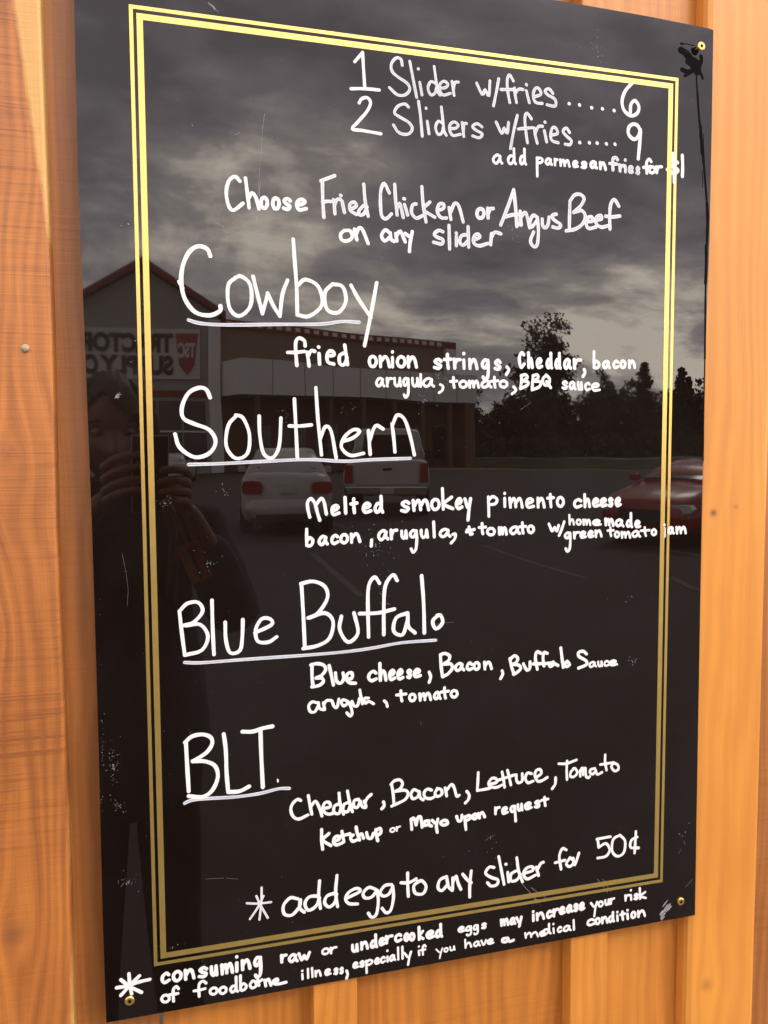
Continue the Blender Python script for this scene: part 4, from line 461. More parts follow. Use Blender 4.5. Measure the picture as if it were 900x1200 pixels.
SCUFF|26:1058,18050 1040,17921;24:1040,17921 994,17430 965,17029;48:1010,17447 991,17242;16:674,16994 780,16956 902,16979;16:963,16953 1057,17004 1198,17044;26:601,17064 675,17024;26:796,17838 834,17864;26:424,17876 427,17876;41:417,17890 424,17880;90:-145,16997 -138,16992;60:-206,16980 -202,16977;66:-114,15994 -111,15990;51:-155,15807 -153,15808;112:607,18926 636,18901;71:578,18944 600,18925;41:622,18899 665,18876;32:1693,18848 1757,18811;36:244,16761 249,16765;26:348,16711 351,16711;29:431,16734 430,16737;25:341,16745 341,16739;34:296,16718 295,16718;37:263,16654 262,16652;18:345,16756 339,16749;21:294,16760 291,16755;35:214,16691 212,16690;26:292,16753 292,16750;24:305,16744 305,16744;31:282,16820 280,16828;26:251,16699 249,16693;21:377,16726 380,16727;17:277,16811 273,16814;18:353,16730 355,16728;29:672,14612 668,14622;37:628,14669 631,14670;38:623,14715 619,14723;21:628,14661 625,14662;30:644,14619 652,14628;35:657,14640 663,14643;38:562,14653 565,14652;17:624,14667 623,14666;32:639,14620 639,14614;18:688,14674 693,14672;23:632,14657 638,14648;18:621,14683 616,14674;43:142,14573 142,14574;23:100,14576 100,14580;42:85,14527 87,14528;26:117,14553 119,14549;22:153,14596 161,14603;28:108,14548 114,14556;34:92,14516 94,14517;40:127,14616 130,14617;21:103,14550 113,14547;23:106,14559 103,14559;21:175,14556 175,14556;21:107,14552 112,14550;30:101,14553 97,14558;41:-5,14608 -4,14606;20:128,14535 134,14535;42:66,14548 66,14550;29:65,14564 65,14564;42:38,14578 39,14577;39:103,14534 105,14531;31:100,14554 107,14552;47:150,14551 151,14550;37:160,14556 160,14562;37:463,13993 473,13990;27:475,14011 474,14016;22:487,13997 497,14001;18:484,13928 479,13919;26:454,14097 449,14097;35:472,13959 467,13969;30:508,14005 499,14006;29:498,13988 503,13980;36:499,13986 497,13992;30:556,13997 556,13998;29:358,14119 349,14116;19:427,14101 427,14100;28:492,13991 496,13996;30:606,14053 607,14058;29:473,14005 479,13997;34:497,13995 498,13994;39:532,13986 525,13989;30:395,13914 402,13912;29:469,13990 462,13992;41:463,13993 464,13992;34:2156,14250 2147,14245;28:2082,14056 2080,14052;36:2221,14072 2216,14078;28:2048,14036 2049,14040;29:2098,14059 2104,14059;37:2047,14177 2053,14180;32:2033,14094 2033,14088;36:2094,14008 2089,14009;27:2066,14165 2071,14169;32:2050,14305 2062,14310;30:1988,13916 1986,13910;36:2202,14027 2205,14024;22:2185,14118 2192,14115;43:2002,14256 2007,14262;43:1977,14007 1973,14003;43:1838,14295 1838,14296;37:2104,14119 2115,14123;20:2063,14094 2064,14099;20:2094,14193 2087,14187;38:2068,14096 2074,14086;41:2075,14112 2065,14111;40:1974,14025 1977,14018;21:2221,14294 2218,14297;26:1962,14106 1961,14102;29:2110,14154 2113,14154;29:2124,14165 2114,14164;40:2336,14332 2344,14328;32:2249,13970 2256,13972;41:2026,14044 2034,14041;22:2111,14090 2119,14095;22:1937,14120 1940,14119;36:2130,14046 2131,14049;18:2082,14239 2081,14240;25:1975,14095 1965,14094;44:2049,13998 2050,14011;37:2070,14121 2068,14120;23:2063,14113 2065,14114;28:2380,14120 2383,14120;35:2069,14098 2069,14101;20:2040,14091 2050,14092;24:2099,13741 2103,13743;40:2194,13853 2199,13849;29:2171,13643 2176,13653;35:2195,13525 2200,13525;30:2176,13631 2175,13636;23:2115,13679 2115,13678;19:2151,13681 2143,13682;25:2151,13650 2152,13647;43:2164,13681 2160,13674;25:2141,13673 2142,13675;36:2172,13794 2172,13799;36:2100,13703 2100,13700;36:2103,13638 2107,13636;22:2114,13541 2120,13535;36:2116,13623 2122,13631;27:2151,13727 2155,13725;30:2204,13514 2208,13517;27:2164,13614 2157,13611;28:2130,13683 2129,13681;31:2162,13677 2162,13677;39:2183,13531 2193,13526;20:2136,13611 2126,13616;19:2150,13923 2143,13920;19:2247,13841 2247,13837;28:2150,13687 2146,13678;27:2139,13547 2136,13549;19:2204,13605 2207,13600;18:2120,13814 2125,13816;44:2151,13676 2150,13672;27:2136,13700 2146,13707;23:4901,12768 4892,12772;41:4943,12732 4940,12743;40:4913,12740 4915,12738;43:4954,12756 4952,12749;36:4921,12717 4921,12717;41:4957,12781 4955,12772;43:4911,12716 4917,12709;43:4860,12770 4872,12766;29:4942,12762 4929,12767;38:4904,12759 4916,12751;41:4873,12799 4880,12805;47:4909,12755 4915,12747;31:4877,12759 4878,12760;24:4925,12792 4925,12790;34:-361,12143 -362,12139;18:-398,12315 -401,12304;21:-395,12168 -399,12164;20:-394,12159 -397,12160;33:-368,12189 -372,12184;20:-405,12174 -403,12181;22:-404,12277 -403,12280;33:-358,12208 -358,12210;31:-331,12446 -328,12448;26:-431,12184 -426,12186;24:-391,12145 -396,12148;24:-386,12158 -392,12152;34:-402,12160 -412,12160;28:-409,12101 -405,12106;19:-429,11878 -427,11873;20:-396,12275 -394,12272;33:-397,12167 -399,12166;32:-404,12185 -396,12191;29:-365,12285 -355,12285;34:-398,12160 -388,12164;27:-398,12177 -394,12188;34:-398,12168 -396,12163;29:-431,12271 -430,12269;16:-410,12010 -407,12013;15:-361,12217 -363,12227;25:-402,12204 -403,12199;28:-415,12343 -413,12341;27:-344,12201 -344,12201;32:-394,12329 -391,12331;21:-384,12279 -386,12277;18:-404,12269 -412,12272;19:-403,12047 -402,12054;20:-401,12195 -391,12197;17:-395,12107 -403,12101;35:-424,12307 -433,12307;21:-398,12153 -397,12154;29:-341,12289 -340,12287;31:-393,12173 -384,12177;22:-383,12177 -384,12179;22:-388,12155 -387,12154;35:-428,11920 -435,11914;31:-418,12091 -421,12088;16:-395,12426 -394,12425;30:-414,12057 -415,12058;28:-464,12152 -452,12151;22:-392,12194 -395,12197;21:-371,12203 -364,12199;22:-403,12186 -408,12196;35:-401,12199 -394,12198;29:-396,12158 -392,12159;22:-416,12426 -415,12430;34:-372,12031 -370,12029;29:-402,12070 -400,12073;24:-426,12260 -429,12257;19:-402,12314 -402,12307;31:-427,12200 -427,12203;19:-399,12282 -400,12276;27:-391,12143 -390,12151;16:-379,12054 -382,12056;32:-417,12242 -417,12241;25:-373,11837 -366,11839;17:-360,11815 -352,11812;31:-327,11752 -322,11741;32:-388,11816 -387,11821;25:-379,11835 -377,11838;36:-342,11816 -347,11822;18:-361,11806 -356,11806;29:-392,11868 -387,11863;21:-373,11823 -374,11824;34:-359,11805 -359,11809;35:-303,11751 -304,11748;29:-351,11798 -353,11805;32:-354,11803 -353,11802;17:-371,11816 -365,11819;23:-306,11804 -306,11804;35:-386,11772 -391,11768;21:-315,11837 -310,11836;35:-377,11806 -378,11806;31:-374,11786 -374,11785;20:-396,11797 -396,11797;26:-400,11833 -400,11828;30:-349,11788 -343,11798;32:-316,11061 -316,11059;31:-288,11074 -293,11071;24:-226,11146 -229,11144;30:-206,10978 -215,10980;17:-351,11072 -341,11073;26:-350,11069 -349,11069;22:-265,11059 -265,11060;15:-269,11062 -271,11064;30:-301,11084 -290,11088;28:-334,11193 -339,11201;27:-285,11097 -291,11101;19:-287,11095 -286,11095;32:-385,11105 -380,11104;33:-385,11087 -386,11082;17:-324,11083 -323,11071;25:-275,11054 -273,11053;21:-246,11102 -246,11103;25:-343,11115 -346,11115;23:-356,11110 -355,11116;23:-286,11077 -289,11074;16:-269,11078 -263,11077;19:-236,11072 -234,11075;34:-327,11121 -326,11119;26:-345,11073 -342,11076;24:-337,11112 -337,11111;19:-336,11099 -338,11097;27:-363,11053 -355,11056;19:-319,11069 -310,11060;22:-312,11096 -312,11096;18:-277,11111 -277,11111;34:-312,11076 -305,11081;21:-300,11062 -299,11065;18:-316,11075 -315,11068;35:-299,11082 -293,11074;35:188,10410 189,10409;20:54,10404 53,10400;17:102,10391 103,10392;18:370,10179 363,10172;27:65,10384 68,10385;25:320,10321 317,10324;36:49,10320 55,10319;29:-40,10434 -34,10424;37:125,10415 130,10410;27:-55,10336 -48,10334;29:79,10392 81,10402;24:82,10384 81,10389;36:234,10340 236,10337;20:17,10349 19,10350;26:-19,10365 -18,10362;19:347,10218 347,10207;29:187,10279 196,10272;27:127,10414 130,10415;30:3280,11038 3288,11033;24:3282,11034 3294,11033;36:3297,11031 3298,11030;29:3237,11036 3238,11036;26:3321,11039 3321,11044;45:3277,11017 3281,11010;40:3282,11021 3279,11023;43:3281,11037 3279,11038;21:3256,11028 3262,11029;31:3302,11044 3304,11044;31:3784,10313 3786,10313;41:3844,10254 3847,10256;39:3799,10269 3799,10277;34:3801,10281 3793,10282;29:3802,10270 3806,10271;30:3799,10276 3797,10278;24:3993,10197 3988,10198;34:3729,10361 3719,10358;37:3857,10215 3853,10215;29:3799,10281 3803,10274;40:3626,10237 3632,10239;35:3895,10293 3894,10295;32:3766,10214 3767,10214;39:3777,10289 3776,10281;29:3793,10267 3797,10268;47:3793,10273 3796,10273;38:3816,10245 3820,10242;50:3814,10253 3815,10253;31:3812,10245 3807,10235;24:3726,10310 3726,10307;17:2772,15822 2775,15811;32:2718,15745 2710,15747;18:2699,15730 2702,15732;25:2670,15677 2679,15678;33:2747,15667 2744,15668;36:2688,15761 2693,15751;31:2779,15715 2786,15718;28:2732,15775 2730,15775;18:2682,15586 2671,15589;27:2696,15717 2696,15714;40:2715,15724 2713,15714;22:2799,15666 2806,15661;32:2775,15904 2776,15904;17:2783,15730 2779,15730;28:2775,15713 2780,15713;35:2727,15768 2731,15778;23:2721,15763 2709,15762;16:2752,15777 2743,15780;27:2626,15685 2615,15685;21:2685,15770 2682,15776;21:2706,15735 2710,15731;33:2809,15703 2799,15707;16:2701,15812 2700,15807;19:2707,15746 2719,15749;20:3487,17205 3488,17205;20:3470,17219 3459,17221;35:3491,17103 3492,17096;32:3480,17178 3484,17186;37:3550,17068 3552,17070;34:3538,17123 3539,17133;29:3432,17181 3433,17181;36:3482,17179 3489,17185;20:3401,17144 3392,17150;37:3482,17188 3495,17195;28:3448,17216 3437,17211;24:3464,17182 3465,17184;28:4391,19124 4404,19127;29:4449,19037 4448,19036;38:4331,19070 4323,19068;41:4348,19009 4343,19008;45:4395,19014 4397,19014;28:4396,19201 4404,19192;43:4404,18984 4408,18991;36:4400,18942 4412,18949;35:4398,18997 4400,18996;40:4380,19046 4379,19042;29:4391,19027 4382,19025;28:4351,19052 4353,19045;44:4450,18954 4458,18956;45:4395,19035 4392,19044;42:4437,18891 4443,18893;34:4366,18831 4364,18837;16:1115,17838 1110,17831;34:1175,17843 1175,17850;22:963,17679 972,17682;18:1032,17932 1040,17939;27:1138,17674 1141,17675;24:1155,17960 1162,17958;20:1154,17743 1151,17746;35:1224,17861 1227,17859;20:1274,17949 1276,17952;27:1130,17856 1130,17852;37:2592,15495 2590,15506;33:2575,15516 2573,15512;21:2597,15528 2602,15528;35:2554,15480 2565,15484;32:2521,15560 2518,15551;19:2571,15500 2571,15506;22:2574,15494 2578,15500;18:2549,15547 2553,15537;17:2565,15548 2564,15542;30:2590,15595 2592,15592;37:2559,15487 2556,15487;19:2539,15505 2540,15505;30:2508,15472 2506,15474;27:2703,15458 2695,15451;34:2558,15490 2547,15491;20:2602,15577 2602,15577;24:2513,15379 2508,15368;39:2589,15497 2593,15498;37:2568,15510 2566,15506;27:2617,15573 2618,15572;39:51,12463 52,12462;18:298,12436 298,12432;36:362,12395 364,12389;17:427,12362 431,12361;21:394,12343 395,12340;17:288,12424 278,12427;37:335,12419 338,12419;31:330,12406 331,12401;21:298,12404 302,12394;30:394,12388 398,12396;25:426,12376 425,12374;36:273,12458 274,12457;24:1215,15282 1222,15285;30:1287,15322 1289,15322;32:1185,15282 1191,15277;25:1198,15391 1202,15392;19:1220,15365 1218,15373;29:1167,15249 1165,15246;21:1221,15328 1220,15334;31:1181,15395 1186,15387;22:1140,15394 1141,15389;17:1208,15315 1204,15315;17:1230,15357 1235,15355;37:1141,15308 1140,15306;20:1238,15359 1238,15360;17:1209,15316 1207,15317;37:1739,15372 1742,15380;17:1746,15403 1747,15404;25:1893,15427 1890,15429;18:1850,15445 1850,15445;17:1784,15385 1785,15387;30:1869,15437 1871,15433;37:1847,15406 1850,15407;16:1860,15414 1854,15423;16:1836,15464 1830,15470;29:1751,15420 1753,15424;17:1796,15359 1799,15362;22:1934,15483 1934,15485;28:3513,10701 3512,10711;47:3344,10965 3346,10963;40:3039,10913 3039,10910;32:2761,10887 2768,10893;36:3293,10905 3301,10904;31:3238,10868 3247,10875;47:3340,10799 3335,10797;22:3111,10890 3112,10891;39:5571,10737 5584,10728;38:5667,10869 5654,10873;50:5607,10664 5598,10659;43:5609,10635 5615,10641;50:5532,10759 5546,10765;60:5613,10767 5616,10780;24:-483,12208 -478,12199;30:-506,11887 -514,11883;34:-484,12602 -481,12597;28:-495,11916 -500,11907;20:-509,11856 -518,11857;15:-479,12829 -478,12829;18:-480,12489 -473,12488;15:-476,12539 -475,12539;27:-494,12453 -494,12452;31:-493,12247 -490,12246;26:-481,12417 -483,12417;20:-486,12344 -483,12346;28:-501,11781 -504,11782;25:-492,12265 -491,12263;24:-488,12372 -493,12365;19:-462,12413 -461,12412;21:-483,12615 -490,12616;31:-464,12673 -459,12671;35:-484,12384 -484,12383;18:-515,11969 -513,11965;31:-487,12292 -485,12292;23:-488,12314 -495,12322;26:-488,12276 -489,12275;25:-495,12201 -492,12203;50:4888,13456 4897,13448;44:4828,13404 4817,13400;21:4823,13406 4820,13398;49:4877,13461 4880,13461;33:4840,13455 4848,13451;24:4848,13451 4839,13457;40:2541,10591 2544,10589;31:3287,12993 3290,12991;23:-421,18322 -419,18321;22:2429,11547 2431,11545;30:2717,15016 2719,15015;29:-247,15108 -245,15106;18:-555,16032 -553,16031;23:1765,13100 1767,13098;23:3788,14453 3791,14451;23:4540,15069 4543,15067;40:1111,10928 1114,10926;23:2953,17088 2956,17086;23:4675,17116 4678,17115;19:1104,15535 1106,15534;21:734,18191 736,18190;19:395,17068 398,17067;24:1777,15744 1779,15743;18:-194,18568 -192,18567;21:1853,10170 1855,10168;26:4481,17900 4484,17899;24:4050,12021 4053,12018;23:4230,18809 4232,18808;27:5477,11948 5480,11945;20:559,15418 562,15417;37:5353,17515 5356,17513;37:4298,16726 4301,16724;25:5473,14933 5477,14932;25:2019,14217 2022,14215;22:2288,11419 2291,11417;24:5654,14398 5657,14397;31:476,14242 478,14240;20:376,10571 378,10569;29:5409,17655 5412,17653;23:3812,17430 3815,17428;22:-119,11619 -117,11617;42:3388,14524 3391,14523;32:2751,15142 2754,15141;22:3172,14834 3175,14832;25:5510,18632 5513,18631;23:4147,17176 4150,17175;23:281,17808 283,17806;35:929,18173 931,18172;24:910,14762 912,14761;26:3140,15854 3143,15852;24:4415,14390 4418,14388;21:734,16185 737,16183;34:4801,13824 4804,13822;42:2882,16291 2885,16290;19:-169,15665 -167,15664;20:718,18496 720,18495;25:5676,12308 5679,12305;44:4741,11679 4744,11677;20:584,11822 586,11820;20:1075,15183 1077,15182;22:2622,13146 2624,13144;19:-99,18447 -97,18446;26:5148,13421 5151,13419;51:4422,9890 4425,9888;18:209,17297 211,17296;29:5386,10709 5389,10707;34:2995,15046 2998,15044;21:3193,16057 3196,16055;23:2494,18772 2496,18771;20:1241,14223 1243,14221;21:2088,11095 2091,11093;18:-51,17516 -49,17515;32:4841,17373 4844,17372;35:4152,14412 4155,14410;19:508,17509 510,17508;21:266,13061 268,13060;26:3408,14103 3411,14102;20:943,10813 945,10811;34:3003,11475 3005,11472;31:-130,11496 -128,11494;41:4600,13448 4603,13446;30:4276,10080 4279,10078;39:4210,17197 4212,17195;20:1701,14130 1704,14129;23:-118,14926 -116,14925;28:4320,11510 4323,11508;25:3627,18707 3630,18706;25:2396,12517 2398,12515;28:-111,13196 -109,13195;32:2996,10880 2998,10878;20:1522,15139 1525,15137;23:2729,18752 2731,18751;27:4918,13741 4921,13739;18:791,18272 793,18271;23:4324,14959 4327,14957;23:2422,12839 2425,12837;20:2354,18289 2357,18288;23:2713,16010 2715,16008;23:5396,18379 5399,18377;20:679,12839 681,12837;20:1013,14498 1016,14497;24:3140,12932 3143,12930;24:1710,10344 1713,10342;24:4184,9593 4187,9590;18:46,17309 49,17308;22:3734,16999 3737,16998;21:1184,12067 1187,12065;43:2146,16836 2148,16835;21:2729,16471 2732,16470;32:247,16543 249,16541;37:-61,11498 -59,11496;18:764,18629 767,18628;22:-472,13575 -469,13573;41:1209,10457 1212,10455;46:3062,13093 3064,13091;26:2727,12077 2729,12075;28:1543,11686 1545,11684;17:-470,17919 -468,17918;18:519,17035 521,17034;27:5160,15718 5164,15717;21:3948,19019 3951,19018;22:3753,15268 3756,15266;22:3842,16373 3845,16371;18:-112,14741 -110,14740;22:-17,13776 -15,13775;19:454,17447 456,17446;21:-378,17590 -376,17588;28:761,15632 763,15631;31:4212,19009 4215,19008;23:5359,18240 5362,18238;23:4512,13153 4515,13151;36:4776,16673 4779,16672;38:5425,19116 5428,19114;28:3925,14574 3928,14572;23:3592,12060 3595,12058;30:3398,19175 3401,19174;11:-272,14118 -247,13964 -229,13794 -241,13640;14:2660,13290 2768,13301 2877,13303;14:3587,15422 3699,15492;14:3216,11001 3254,11014;16:5532,10540 5563,10585;16:5629,10132 5727,10216;12:388,11011 561,10994;13:585,10990 688,10966;13:1954,16050 1963,16051;14:2524,12324 2529,12281;13:3477,17997 3495,17990;90:5414,9911 5446,9946;180:5375,9915 5407,9949;99:5361,9903 5392,9937;89:5324,9813 5356,9847;103:5396,9901 5428,9936;164:5332,9876 5363,9910;133:5334,9802 5366,9836;89:5352,9881 5383,9916;129:5373,9930 5405,9964;149:5311,9873 5343,9907;167:5389,9924 5421,9958;102:5320,9828 5352,9862;99:5407,9942 5439,9976;159:5367,9922 5399,9957;116:5393,9892 5425,9926;124:5377,9903 5409,9937;161:5420,9906 5452,9941;142:5330,9832 5361,9867;170:5320,9856 5352,9890;92:5389,9917 5421,9952;94:5373,9984 5405,10019;181:5342,9840 5374,9874;91:5357,9861 5389,9895;168:5374,9909 5406,9944;128:5408,9930 5440,9964;168:5349,9959 5381,9993;33:3642,10471 3840,10235;34:3740,10419 3919,10279;35:4526,10395 4653,10223;35:4588,10386 4694,10226;31:-272,15499 -264,15487;31:-292,15488 -274,15524;31:-267,15518 -272,15531;31:-284,15495 -249,15524;31:-267,15517 -239,15521;31:-283,15496 -262,15517;31:-297,15487 -255,15521;31:-291,15496 -250,15541;31:-290,15499 -272,15520;31:-279,15489 -255,15501;31:-268,15510 -290,15511;31:-273,15494 -272,15487;31:-297,15488 -257,15502;31:-263,15493 -259,15520
"""
def parse(txt):
    for line in txt.strip().split('\n'):
        lab, body = line.split('|'); st = []
        for s in body.split(';'):
            w, pts = s.split(':'); f = [int(v) for v in pts.replace(',', ' ').split()]
            st.append((int(w)*1e-5, [(f[i]*1e-4, f[i+1]*1e-4) for i in range(0, len(f), 2)]))
        yield lab, st
for lab, strokes in parse(DATA):
    bm = bmesh.new(); lay = bm.verts.layers.float.new('thin')
    k0 = rnd.randrange(4)
    if lab == 'SCUFF' or lab == 'DRIP' or lab == 'FILM':
        for k, (w, p) in enumerate(strokes): ribbon(bm, p, w, .00003+.000002*(k % 20), lay)
        o = mobj({'SCUFF': 'scuff_marks', 'DRIP': 'dried_drip', 'FILM': 'tape_residue'}[lab], bm, {'SCUFF': M_DUST, 'DRIP': M_MATTE, 'FILM': M_DUST}[lab],
             label={'SCUFF': 'fine scratches, dust specks and a pale smear on the board', 'DRIP': 'matte black splotch with a long drip down the right edge', 'FILM': 'pale tape residue'}[lab])
        if lab == 'SCUFF': o['kind'] = 'stuff'
        continue
    und = lab.startswith('underline')
    z = sum(p[0][1] for _, p in strokes)/len(strokes)
    thin = 1.15 if und else .95 if lab in ('Slider', 'Sliders', 'w/', 'fries') and z > 1.79 else .80 if lab in ('Fried', 'Chicken', 'Angus', 'Beef', 'slider', 'or') and z > 1.60 else .75 if lab == 'asterisk' and z > 1.03 else .30
    for k, (w, p) in enumerate(strokes): ribbon(bm, p, w, .00006+.000010*((k+k0) % 14), lay, thin)
    nm = 'underline' if und else 'punctuation_mark' if lab in (',', 'asterisk', 'full stop') or lab.startswith('leader') else 'handwritten_word'
    o = mobj(nm, bm, M_INK)
    if nm == 'handwritten_word': o['label'] = 'white handwritten "%s"' % lab
    elif lab != ',': o['label'] = 'white '+lab
def screw(x, z, lift, tilt=0.0):
    bm = bmesh.new(); y = -lift
    cyl(bm, (x, y, z), (x, y-.0011, z), .0040, .0044, 24); cyl(bm, (x, y-.0011, z), (x, y-.0017, z), .0044, .0036, 24)
    if lift > .001: cyl(bm, (x, .003, z), (x, y, z), .0017, .0019, 12)
    s = mobj('screw', bm, M_BRASS)
    b2 = bmesh.new()
    for a in (0, 60, 120):
        c, n = math.cos(R(a+tilt))*.0017, math.sin(R(a+tilt))*.0017; px, pz = -n*.3, c*.3
        poly(b2, [(x-c-px, y-.0018, z-n-pz), (x+c-px, y-.0018, z+n-pz), (x+c+px, y-.0018, z+n+pz), (x-c+px, y-.0018, z-n+pz)], (0, .0008, 0))
    for v in b2.verts: v.co.x -= OX; v.co.z -= OZ
    obj('star_recess', b2, M_MATTE, s)
screw(.5565, 1.9161, .0045, 10); screw(-.0315, .9954, .0003, 25); screw(.5567, .9985, .0003, 50); screw(-.0320, 1.9170, .0003, 0)
# ------------------------------------------------------------------ store across the parking lot (seen mirrored in the board)
M_TAN = mat('tan wall panels', (.24, .185, .125), rough=.8, var=.08, scale=.6)
M_GREYP = mat('pale grey canopy fascia', (.80, .79, .78), rough=.6, var=.05, scale=.5)
M_GABLE = mat('grey gable wall', (.36, .35, .33), rough=.8, var=.06, scale=.5)
M_REDTRIM = mat('dark red metal trim', (.24, .045, .03), rough=.7, var=.1, scale=2)
M_DARKG = mat('dark storefront glass', (.02, .022, .025), rough=.12)
M_WHITE = mat('white sign panel', (.62, .61, .58), rough=.5, var=.05, scale=1)
M_LETTER = mat('dark sign letters', (.035, .03, .03), rough=.5)
M_SIGNRED = mat('red sign emblem', (.34, .05, .04), rough=.45)
M_BRICK = mat('brown brick base', (.16, .09, .06), rough=.9, var=.3, scale=5)
store = empty('store_building', (4.8, -60, 0)); tag(store, 'long tan store with red trimmed gable entrance and grey canopy', 'building')
def sobj(name, bm, m, parent=None, org=(4.8, -60, 0), smooth=False, **k):
    for v in bm.verts: v.co -= Vector(org)
    o = obj(name, bm, m, parent or store, smooth)
    for kk, vv in k.items(): o[kk] = vv
    return o
GX0, GX1, GY = -5.6, 4.9, -60.0
bm = bmesh.new(); poly(bm, [(GX0, GY, 0), (GX1, GY, 0), (GX1, GY, 11.2), (-.35, GY, 14.5), (GX0, GY, 11.2)], (0, -14, 0)); sobj('gable_wall', bm, M_GABLE)
bm = bmesh.new()
for sx in (1, -1):
    ex = (GX1+.5) if sx > 0 else (GX0-.5)
    poly(bm, [(-.35, GY+.6, 14.6), (ex, GY+.6, 10.95), (ex, GY+.6, 11.45), (-.35, GY+.6, 15.15)], (0, -15, 0))
sobj('gable_roof', bm, M_REDTRIM)
sobj('corner_pillar', box(GX1-.75, GX1+.12, GY-.4, GY+.14, 0, 10.9), M_GREYP); sobj('corner_pillar', box(GX0-.12, GX0+.75, GY-.4, GY+.14, 0, 10.9), M_GREYP)
sobj('lintel', box(GX0+.75, GX1-.75, GY-.1, GY+.10, 5.5, 5.95), M_REDTRIM)
for k in range(5):
    x = GX0+1.0+k*1.72
    w = sobj('window', box(x, x+1.55, GY-.05, GY+.06, .5, 5.2), M_DARKG)
    sobj('window_frame', box(x-.06, x+1.61, GY-.04, GY+.09, 2.9, 3.02), M_GREYP)
sg = sobj('sign_panel', box(-5.1, 3.55, GY+.02, GY+.16, 6.75, 10.15, .02), M_WHITE)
def text3d(s, x_right, z, size, w, m, y):
    """upright lettering facing +Y, starting at x_right and running towards -X, fitted to the width w"""
    cu = bpy.data.curves.new('t', 'FONT'); cu.body = s; cu.size = 1; cu.extrude = .03; cu.offset = .05
    to = bpy.data.objects.new('t', cu); COL.objects.link(to)
    dg = bpy.context.evaluated_depsgraph_get(); me = bpy.data.meshes.new_from_object(to.evaluated_get(dg))
    bpy.data.objects.remove(to); bm = bmesh.new(); bm.from_mesh(me); bpy.data.meshes.remove(me)
    x0 = min(v.co.x for v in bm.verts); x1 = max(v.co.x for v in bm.verts); h = max(v.co.y for v in bm.verts)
    for v in bm.verts:
        a, b, c = v.co; v.co = (x_right-(a-x0)/(x1-x0)*w, y+c, z+b/h*size)
    bmesh.ops.recalc_face_normals(bm, faces=bm.faces)
    return bm
for s, z, w in (('TRACTOR', 8.62, 6.35), ('SUPPLY', 7.12, 5.0)):
    sobj('lettering', text3d(s, 1.62, z, 1.22, w, M_LETTER, GY+.2), M_LETTER, sg, label='dark slab letters %s' % s)
sobj('lettering', text3d('C', -3.5, 7.12, 1.22, .8, M_LETTER, GY+.2), M_LETTER, sg); sobj('lettering', text3d('O', -4.38, 7.62, .72, .5, M_LETTER, GY+.2), M_LETTER, sg)
bm = bmesh.new(); poly(bm, [(3.40, GY+.17, 9.85), (1.80, GY+.17, 9.85), (2.05, GY+.17, 7.75), (2.35, GY+.17, 7.35), (2.62, GY+.17, 7.05), (2.90, GY+.17, 7.35), (3.15, GY+.17, 7.75)], (0, .06, 0)); sobj('emblem', bm, M_SIGNRED, sg, label='red shield emblem with white letters')
sobj('lettering', text3d('TSC', 3.22, 8.25, .95, 1.25, M_WHITE, GY+.26), M_WHITE, sg)
# long wing, turning away to the right
WA, WB = Vector((4.9, -60.2)), Vector((25.6, -68.4)); WD = (WB-WA).normalized(); WN = Vector((-WD.y, WD.x))
if WN.y > 0: WN = -WN
def wingbox(u0, u1, d0, d1, z0, z1, bev=0):
    bm = box(u0, u1, -d1, -d0, z0, z1, bev)
    for v in bm.verts:
        p = WA+WD*v.co.x+WN*(-v.co.y); v.co = (p.x, p.y, v.co.z)
    bmesh.ops.recalc_face_normals(bm, faces=bm.faces)
    return bm
LW = (WB-WA).length
sobj('wing_wall', wingbox(.05, LW, 0, 22, 0, 10.4), M_TAN)
sobj('roof_edge', wingbox(.05, LW+.3, -.25, 22.3, 10.4, 11.0), M_REDTRIM)
for k in range(25):
    sobj('edge_bracket', wingbox(.5+k*.83, .9+k*.83, -.38, -.26, 10.55, 10.85), M_GREYP)
sobj('canopy', wingbox(.2, LW+.2, -3.0, -.02, 5.65, 7.95), M_GREYP)
for k in range(1, 9): sobj('canopy_joint', wingbox(.2+k*2.5, .26+k*2.5, -3.02, -3.0, 5.65, 7.95), M_GABLE)
sobj('end_pillar', wingbox(LW-.9, LW+.15, -.4, -.02, 7.96, 10.39), M_GREYP); sobj('end_pillar', wingbox(LW-1.0, LW+.1, -2.9, -.3, 0, 5.64), M_BRICK)
sobj('storefront_wall', wingbox(.2, LW-1.1, -.008, -.002, 0, 5.6), M_BRICK)
for k in range(7):
    sobj('canopy_post', wingbox(1.5+k*3.0, 1.85+k*3.0, -2.85, -2.5, 0, 5.64), M_BRICK)
    sobj('shop_window', wingbox(2.1+k*3.0, 4.2+k*3.0, -.12, -.012, .7, 3.6), M_DARKG)
    sobj('brick_panel', wingbox(2.0+k*3.0, 4.3+k*3.0, -.14, -.012, 0, .68), M_BRICK)
sobj('wall_lamp', wingbox(7.0, 7.5, -.3, -.01, 9.0, 9.5), M_LETTER)

